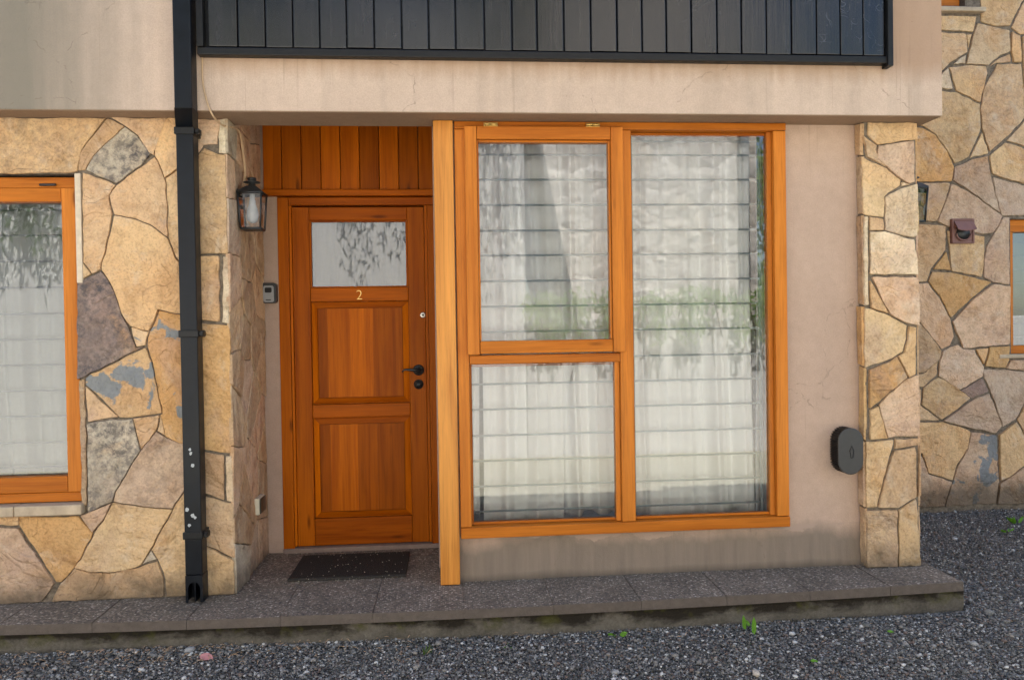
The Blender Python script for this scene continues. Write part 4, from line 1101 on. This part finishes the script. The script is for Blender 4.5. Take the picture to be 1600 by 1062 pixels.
for px, py, s in ((297, 702, .006), (298, 708, .007), (301, 727, .0075), (292, 796, .008), (301, 805, .008), (305, 808, .006), (296, 820, .0065), (302, 22, .0), (314, 66, 0)):
    if s == 0: continue
    x, z = atY(px, py, -0.098); pts = [(x + s * rnd.uniform(.7, 1.3) * math.cos(t), z + s * rnd.uniform(.8, 1.4) * math.sin(t)) for t in [6.283 * k / 11 for k in range(11)]]
    m = MB(); m.prism(pts, lambda u, w, h: (u, -0.098 - h, w), 0.0002, 0.0010); m.build('paint_drip', WHITEPAINT, dp)

# cable from the balcony to the lantern
CAB = m_plain('tan_cable', (0.50, 0.34, 0.20), 0.55, 0.3, var=0.1)
pts = []
for px, py, y in ((315, 60, -0.128), (316, 95, -0.126), (316, 128, -0.127), (322, 155, -0.128), (330, 178, -0.130), (341, 192, -0.06), (352, 198, 0.0)): 
    u, w = atY(px, py, y); pts.append((u, y, w))
for px, py in ((362, 199), (371, 201), (376, 214), (379, 240), (382, 262), (382, 276), (379, 292)):
    y, z = atX(px, py, RX + 0.012); pts.append((RX + 0.012, y, z))
def smooth(pts, it=3):
    P = [Vector(p) for p in pts]
    for _ in range(it):
        Q = [P[0]]
        for a, b in zip(P, P[1:]): Q += [a.lerp(b, .25), a.lerp(b, .75)]
        P = Q + [P[-1]]
    return P
m = MB(); m.tube(smooth(pts), 0.0042, 7); m.tube(smooth([Vector(p) + Vector((0.004, 0.03 if i > 8 else 0.004, 0.0)) for i, p in enumerate(pts[7:])]), 0.0036, 7)
tag(m.build('cable', CAB, fix=False), 'thin tan cable drooping from the balcony to the wall lantern', 'cable')

# wall lanterns
LG = m_glass('lantern_glass', 1.6, (0.95, 0.95, 0.93)); BULB = m_plain('opal_bulb', (0.46, 0.48, 0.52), 0.3, 0.5, var=0.03, bump=0)
def lantern(x, y, z, side, label, side_x):
    """x, y: axis of the body; z: bottom of the body; side_x: wall it hangs on"""
    root = thing('wall_lantern', label, 'lantern', (side_x, y, z + 0.1), 'black glazed wall lanterns')
    tw, bw, hh = 0.056, 0.046, 0.172        # half widths at top and bottom, height
    def ring(f): w = bw + (tw - bw) * f; return [(x - w, y - w, z + hh * f), (x + w, y - w, z + hh * f), (x + w, y + w, z + hh * f), (x - w, y + w, z + hh * f)]
    fr = MB(); lo, hi = ring(0), ring(1)
    for k in range(4):
        fr.tube([lo[k], hi[k]], 0.0052, 6); fr.tube([lo[k], lo[(k + 1) % 4]], 0.0052, 6); fr.tube([hi[k], hi[(k + 1) % 4]], 0.006, 6)
    fr.box(x - bw, x + bw, y - bw, y + bw, z - 0.006, z - 0.0005)
    fr.build('lantern_frame', IRON, root)
    rf = MB(); t = 0.020
    r2 = [(x - t, y - t, z + hh + 0.038), (x + t, y - t, z + hh + 0.038), (x + t, y + t, z + hh + 0.038), (x - t, y + t, z + hh + 0.038)]
    e = 0.062; r1 = [(x - e, y - e, z + hh + 0.004), (x + e, y - e, z + hh + 0.004), (x + e, y + e, z + hh + 0.004), (x - e, y + e, z + hh + 0.004)]
    rf.add(r1 + r2, [(0, 1, 5, 4), (1, 2, 6, 5), (2, 3, 7, 6), (3, 0, 4, 7), (4, 5, 6, 7), (0, 3, 2, 1)])
    rf.lathe((x, y, z + hh + 0.038), (0, 0, 1), [(0, 0), (0.018, 0), (0.016, 0.014), (0.040, 0.016), (0.040, 0.020), (0.020, 0.024), (0.022, 0.034), (0.020, 0.040), (0, 0.042)], 20)
    rf.build('lantern_roof', IRON, root)
    for k in range(4):
        a, b, c, d = [Vector(p) for p in (lo[k], lo[(k + 1) % 4], hi[(k + 1) % 4], hi[k])]
        ce = (a + b + c + d) / 4; nn = (b - a).cross(d - a).normalized()
        if nn.dot(ce - Vector((x, y, ce.z))) < 0: nn = -nn
        q = [p.lerp(ce, 0.07) for p in (a, b, c, d)]
        g = MB(); g.add([p for p in q] + [p - nn * 0.002 for p in q], [(0, 1, 2, 3), (7, 6, 5, 4), (0, 4, 5, 1), (1, 5, 6, 2), (2, 6, 7, 3), (3, 7, 4, 0)], 1); g.m[0] = 0
        g.build('glass_pane', [LG, CLEAR], root)
    bl = MB(); bl.lathe((x, y, z + hh), (0, 0, -1), [(0.012, 0.0), (0.013, 0.03), (0.015, 0.032), (0.016, 0.05), (0.027, 0.085), (0.029, 0.105), (0.024, 0.128), (0.012, 0.140), (0, 0.143)], 20)
    bl.build('bulb', BULB, root)
    bp = MB(); s = 1 if side > 0 else -1
    bp.box(min(side_x, side_x + s * 0.010), max(side_x, side_x + s * 0.010), y - 0.035, y + 0.035, z + 0.03, z + hh + 0.02, bev=0.003)
    bp.box(min(side_x + s * 0.0105, x - s * bw), max(side_x + s * 0.0105, x - s * bw), y - 0.008, y + 0.008, z + 0.10, z + 0.118)
    bp.build('back_plate', IRON, root)
    return root
lantern(-0.953, 0.185, 1.728, 1, 'black glass wall lantern with a bulb, beside the front door', RX + 0.004)
lantern(2.400, 0.150, 1.742, 1, 'dark wall lantern mostly hidden behind the right hand stone pillar', 2.341)

# key safe beside the door frame
ks = thing('key_safe', 'black and grey key safe on the plaster strip left of the front door', 'key safe', (-0.99, D, 1.44))
def rrect(x0, x1, z0, z1, r, n=5):
    out = []
    for cx, cz, a0 in ((x1 - r, z1 - r, 0), (x0 + r, z1 - r, 90), (x0 + r, z0 + r, 180), (x1 - r, z0 + r, 270)):
        for k in range(n + 1): a = R(a0 + 90 * k / n); out.append((cx + r * math.cos(a), cz + r * math.sin(a)))
    return out
toY = lambda y: (lambda u, w, h: (u, y - h, w))
m = MB(); m.prism(rrect(-1.0265, -0.9445, 1.383, 1.494, 0.016), toY(D), 0.001, 0.040); m.build('case', IRON, ks)
m = MB(); m.prism(rrect(-1.014, -0.957, 1.388, 1.478, 0.012), toY(D), 0.0405, 0.046); m.build('cover', m_plain('grey_zinc', (0.26, 0.26, 0.26), 0.45, 0.5, 0.4), ks)
m = MB(); m.prism(rrect(-1.005, -0.968, 1.440, 1.468, 0.007), toY(D), 0.0462, 0.0480); m.build('dial_window', BLACKTRIM, ks)
m = MB(); m.box(-1.000, -0.973, D - 0.0475, D - 0.0462, 1.398, 1.4025); m.build('maker_mark', BLACKTRIM, ks)

# socket box on the reveal wall
so = thing('socket_box', 'small cream edged socket box with dark face, low on the stone reveal', 'socket', (RX, 0.42, 0.33))
m = MB(); m.box(RX + 0.003, RX + 0.028, 0.365, 0.485, 0.283, 0.368, bev=0.004); m.build('cover', m_plain('cream_plastic', (0.62, 0.56, 0.42), 0.5), so)
m = MB(); m.box(RX + 0.0283, RX + 0.034, 0.369, 0.481, 0.287, 0.364, bev=0.002); m.build('flap', m_plain('dark_olive_plastic', (0.045, 0.042, 0.026), 0.4), so)

# oval extractor cap on the plaster by the pillar
fv = thing('vent_cap', 'dark grey oval vent cap with a raised arrow beside the right pillar', 'vent', (1.96, 0.05, 0.59))
def stad(cx, cz, w, h, n=14):
    r = w / 2; o = []
    for k in range(n + 1): a = math.pi * k / n; o.append((cx + r * math.cos(a), cz + h / 2 - r + r * math.sin(a)))
    for k in range(n + 1): a = math.pi + math.pi * k / n; o.append((cx + r * math.cos(a), cz - h / 2 + r + r * math.sin(a)))
    return o
GREYP = m_plain('dark_grey_plastic', (0.040, 0.038, 0.036), 0.5, 0.4, var=0.15)
cx, cz = 1.960, 0.592
m = MB(); m.prism(stad(cx, cz, 0.110, 0.212), toY(0.05), 0.002, 0.082)
for k, (u, w) in enumerate(dense(stad(cx, cz, 0.121, 0.223), 0.0085)):
    m.box(u - 0.0022, u + 0.0022, 0.05 - 0.082, 0.05 - 0.004, w - 0.0022, w + 0.0022)
m.build('ribbed_body', BLACKTRIM, fv)
m = MB(); o0, o1 = stad(cx, cz, 0.128, 0.230), stad(cx, cz, 0.120, 0.222); n = len(o0)
m.prism(o0, toY(0.05), 0.0825, 0.088)
m.add([(u, 0.05 - 0.088, w) for u, w in o0] + [(u, 0.05 - 0.0905, w) for u, w in o1], [(i, (i + 1) % n, n + (i + 1) % n, n + i) for i in range(n)] + [tuple(range(n, 2 * n))])
m.build('cover', GREYP, fv)
arw = [(-0.006, -0.030), (-0.0075, -0.002), (-0.0125, -0.002), (0.0, 0.027), (0.0125, -0.002), (0.0075, -0.002), (0.006, -0.030), (0.0, -0.0335), (-0.006, -0.030)]
m = MB(); m.tube([(cx + 0.004 + u, 0.05 - 0.0912, cz + 0.0 + w) for u, w in arw], 0.0016, 6); m.build('arrow_mark', BLACKTRIM, fv)

# brown wall vent with a hood on the far wall
vx0, vx1, vz0, vz1 = 3.565, 3.735, 1.778, 1.955
BRN = m_plain('brown_plastic', (0.21, 0.098, 0.075), 0.5, 0.4, var=0.1)
vt = thing('wall_vent', 'small reddish brown hooded vent on the far stone wall', 'vent', ((vx0 + vx1) / 2, W, 1.87))
m = MB(); m.prism(rrect(vx0, vx1, vz0, vz1, 0.006, 2), toY(W), 0.0, 0.022); 
for q in ((vx0 + 0.002, vx0 + 0.014, vz0 + 0.002, vz1 - 0.002), (vx1 - 0.014, vx1 - 0.002, vz0 + 0.002, vz1 - 0.002), (vx0 + 0.0145, vx1 - 0.0145, vz0 + 0.002, vz0 + 0.014), (vx0 + 0.0145, vx1 - 0.0145, vz1 - 0.014, vz1 - 0.002)):
    m.box(q[0], q[1], W - 0.030, W - 0.0225, q[2], q[3], bev=0.002)
m.build('frame', BRN, vt)
cxv = (vx0 + vx1) / 2
m = MB(); m.lathe((cxv, W - 0.0225, vz0 + 0.075), (0, -1, 0), [(0.050, 0), (0.050, 0.004), (0, 0.0042)], 28); m.build('dark_duct_disc', IRON, vt)  # solid dark disc standing for the shade inside the duct
m = MB(); pr = [(-0.070, 0.004), (-0.045, -0.004), (0.0, -0.007), (0.045, -0.004), (0.070, 0.004)]
zt, zb = vz1 - 0.018, vz0 + 0.096
vs = []
for u, dzz in pr: vs += [(cxv + u, W - 0.031, zt), (cxv + u, W - 0.072, zb + dzz)]
fsx = [(2 * i, 2 * i + 1, 2 * i + 3, 2 * i + 2) for i in range(4)]
vs2 = [(p[0], p[1] + 0.003, p[2] - 0.005) for p in vs]
m.add(vs + vs2, fsx + [tuple(i + 10 for i in f)[::-1] for f in fsx] + [(1, 11, 13, 3), (3, 13, 15, 5), (5, 15, 17, 7), (7, 17, 19, 9), (0, 10, 11, 1), (9, 19, 18, 8)])
for s in (-1, 1): m.add([(cxv + s * 0.070, W - 0.031, zt), (cxv + s * 0.070, W - 0.072, zb + 0.006), (cxv + s * 0.070, W - 0.031, zb + 0.022)], [(0, 1, 2)])
m.build('hood', BRN, vt)
m = MB(); m.tube([(cxv + 0.056 * math.cos(t), W - 0.034, vz0 + 0.072 + 0.050 * math.sin(t)) for t in [math.pi * (1 + k / 12) for k in range(13)]], 0.006, 6); m.build('duct_rim', BRN, vt)

# ================================================================== ACROSS THE LANE (seen reflected in the panes)
WHITER = m_plain('white_render', (0.80, 0.79, 0.775), 0.95, 0.1, var=0.10, scale=26, bump=0.9)
def m_rubble():
    t = NT('rubble_stone'); co = t.coord()
    w = t.n.new('ShaderNodeTexNoise'); t.L(co, w.inputs['Vector']); w.inputs['Scale'].default_value = 3
    mv = t.n.new('ShaderNodeVectorMath'); mv.operation = 'MULTIPLY_ADD'; t.L(w.outputs['Color'], mv.inputs[0]); mv.inputs[1].default_value = (.55, .55, .55); t.L(co, mv.inputs[2])
    v = t.n.new('ShaderNodeTexVoronoi'); t.L(t.mapping(mv.outputs[0], (1.9, 1.9, 2.3)), v.inputs['Vector']); v.inputs['Scale'].default_value = 1
    e = t.vor(t.mapping(mv.outputs[0], (1.9, 1.9, 2.3)), 1.0, 'DISTANCE_TO_EDGE')
    hue = t.sep(v.outputs['Color'])
    n = t.noise(co, 7, 8, 0.7, 0.4)
    c = t.ramp(hue[0], ((0, (0.84, 0.76, 0.65)), (0.5, (0.88, 0.84, 0.77)), (1, (0.78, 0.72, 0.65))))
    c = t.mix(1.0, c, t.ramp(n, ((0.3, (0.74, 0.72, 0.70)), (0.5, (1, 1, 1)), (0.75, (1.06, 1.06, 1.06)))), 'MULTIPLY')
    c = t.mix(t.rng(e, 0.02, 0.07, 0.5, 0.0), c, (0.55, 0.50, 0.44))
    t.bump(t.math('ADD', t.math('MULTIPLY', t.rng(e, 0.0, 0.25), 0.6), n), 0.6, 0.06)
    return t.fin(c, 0.95, 0.1)
RUB = m_rubble()
m = MB(); m.box(-9.0, 0.80, -4.75, -4.30, -0.3, 4.4, bev=0.02)
tag(m.build('rendered_wall', WHITER), 'tall white rendered wall across the lane, reflected in the door and window panes', 'wall')
m = MB(); m.box(0.805, 9.0, -4.60, -4.31, -0.3, 1.30, bev=0.02)
tag(m.build('garden_wall', WHITER), 'low white garden wall across the lane under the hanging plants', 'wall')
sh = thing('stone_house', 'pale rubble stone house across the lane, mirrored in the big window', 'house', (2.5, -6.2, 0))
m = MB(); m.prism([(1.95, -0.3), (1.72, 1.0), (1.0, 4.6), (0.95, 6.6), (4.05, 6.6), (4.05, -0.3)], lambda u, w, h: (u, -6.05 - h, w), 0.0, 5.0)
m.build('wall', RUB, sh)
m = MB(); m.box(0.7, 4.3, -11.3, -5.7, 6.62, 6.8); m.build('roof', BLACKTRIM, sh)
m = MB(); m.tube([(3.86, -5.98, 1.2), (3.86, -5.98, 6.6)], 0.06, 12)
tag(m.build('drainpipe', m_plain('grey_zinc_pipe', (0.30, 0.32, 0.34), 0.4, 0.5)), 'round grey drainpipe on the mirrored rubble stone house', 'drainpipe')
m = MB(); m.box(-2.0, 0.99, -8.0, -6.4, -0.3, 5.2); tag(m.build('shed', m_plain('grey_render', (0.68, 0.70, 0.71), 0.9)), 'grey building between the mirrored white wall and the stone house', 'building')

def foliage(name, parent, centers, radii, count, ll, lw, mat, seed, droop=0.6):
    r = np.random.default_rng(seed); V = []; Fc = []
    wts = np.array([a * b * c for a, b, c in radii]) ** 0.7; wts /= wts.sum()
    ks = r.choice(len(centers), count, p=wts); b = 0
    for k in ks:
        d = r.normal(size=3); d /= np.linalg.norm(d); d *= r.random() ** 0.45
        c = np.array(centers[k]) + d * np.array(radii[k])
        ax = np.array([r.normal() * 0.6, r.normal() * 0.6, -droop + r.normal() * 0.45]); ax /= np.linalg.norm(ax)
        s = np.cross(ax, r.normal(size=3)); s /= np.linalg.norm(s); L1 = ll * r.uniform(0.6, 1.3); w1 = lw * r.uniform(0.7, 1.2); nn = np.cross(ax, s) * w1 * 0.25
        V += [c, c + ax * L1 * 0.45 + s * w1 / 2 + nn, c + ax * L1, c + ax * L1 * 0.45 - s * w1 / 2 + nn]
        Fc += [(b, b + 1, b + 2), (b, b + 2, b + 3)]; b += 4
    m = MB(); m.add(V, Fc); return m.build(name, mat, parent, fix=False)
CREEP = m_leaf('creeper_leaf', (0.30, 0.44, 0.14), (0.46, 0.58, 0.26), 0.5); TREEL = m_leaf('tree_leaf', (0.05, 0.12, 0.02), (0.11, 0.20, 0.04), 0.35)
BARK = m_plain('bark', (0.10, 0.075, 0.055), 0.9, 0.1, var=0.3, bump=0.8)
cr = thing('creeper', 'green creeper hanging over the low white garden wall across the lane', 'plant', (2.3, -4.3, 1.3))
rr = random.Random(12); cen = []; rad = []
for i in range(15):
    x = 0.95 + 0.22 * i + rr.uniform(-.08, .08); top = 1.44 + 0.10 * rr.random()
    cen.append((x, -4.26, top - 0.02)); rad.append((0.20, 0.13, 0.17))
    if rr.random() < 0.75: cen.append((x, -4.16, top - 0.22)); rad.append((0.10, 0.10, 0.26))
foliage('foliage', cr, cen, rad, 2600, 0.085, 0.030, CREEP, 5)
for i in range(9):
    x = 0.95 + 0.38 * i; m = MB(); m.tube(smooth([(x, -4.5, 1.2), (x + 0.05, -4.35, 1.5), (x - 0.03, -4.2, 1.42), (x + 0.02, -4.14, 1.1)], 2), 0.007, 6); m.build('stem', BARK, cr)
tr = thing('overhanging_tree', 'tree hanging its leaves over the tall white wall across the lane', 'tree', (-3.5, -5.2, -0.1))
cen = []; rad = []
for i in range(64):
    cen.append((rr.uniform(-6.2, 0.9), rr.uniform(-4.05, -3.35), rr.uniform(3.5, 4.9))); rad.append((0.26, 0.22, 0.42))
for i in range(9):
    cen.append((rr.uniform(-4.7, -3.3), -4.12, rr.uniform(2.2, 2.9))); rad.append((0.20, 0.10, 0.30))
foliage('crown', tr, cen, rad, 8500, 0.10, 0.026, TREEL, 6, 0.9)
m = MB(); m.tube(smooth([(-3.5, -5.4, -0.3), (-3.4, -5.3, 2.5), (-3.2, -4.9, 4.6), (-2.6, -4.0, 5.3)], 2), 0.13, 10)
for i in range(10): x = -6 + 0.68 * i; m.tube(smooth([(-3.2, -4.9, 4.6), ((x - 3) / 2, -4.3, 5.2), (x, -3.8, 4.9), (x + 0.1, -3.65, 4.1)], 2), 0.025, 6)
m.build('trunk', BARK, tr)
for (x, y, z, s, lab) in ((5.15, -7.6, 3.3, 1.5, 'green tree behind the garden wall, at the right of the mirrored stone house'), (8.6, -9.5, 2.5, 2.0, 'more distant green tree right of the mirrored stone house')):
    tt = thing('tree', lab, 'tree', (x, y, -0.1))
    cen = [(x + rr.gauss(0, s * .5), y + rr.gauss(0, s * .5), z + rr.gauss(0, s * .6)) for _ in range(22)]; rad = [(s * .35, s * .35, s * .32)] * 22
    foliage('crown', tt, cen, rad, 3600, 0.16, 0.07, CREEP, int(x), 0.3)
    m = MB(); m.tube([(x, y, -0.3), (x + .1, y, z * .5), (x, y, z + s * .6)], [0.16, 0.12, 0.04], 10); m.build('trunk', BARK, tt)
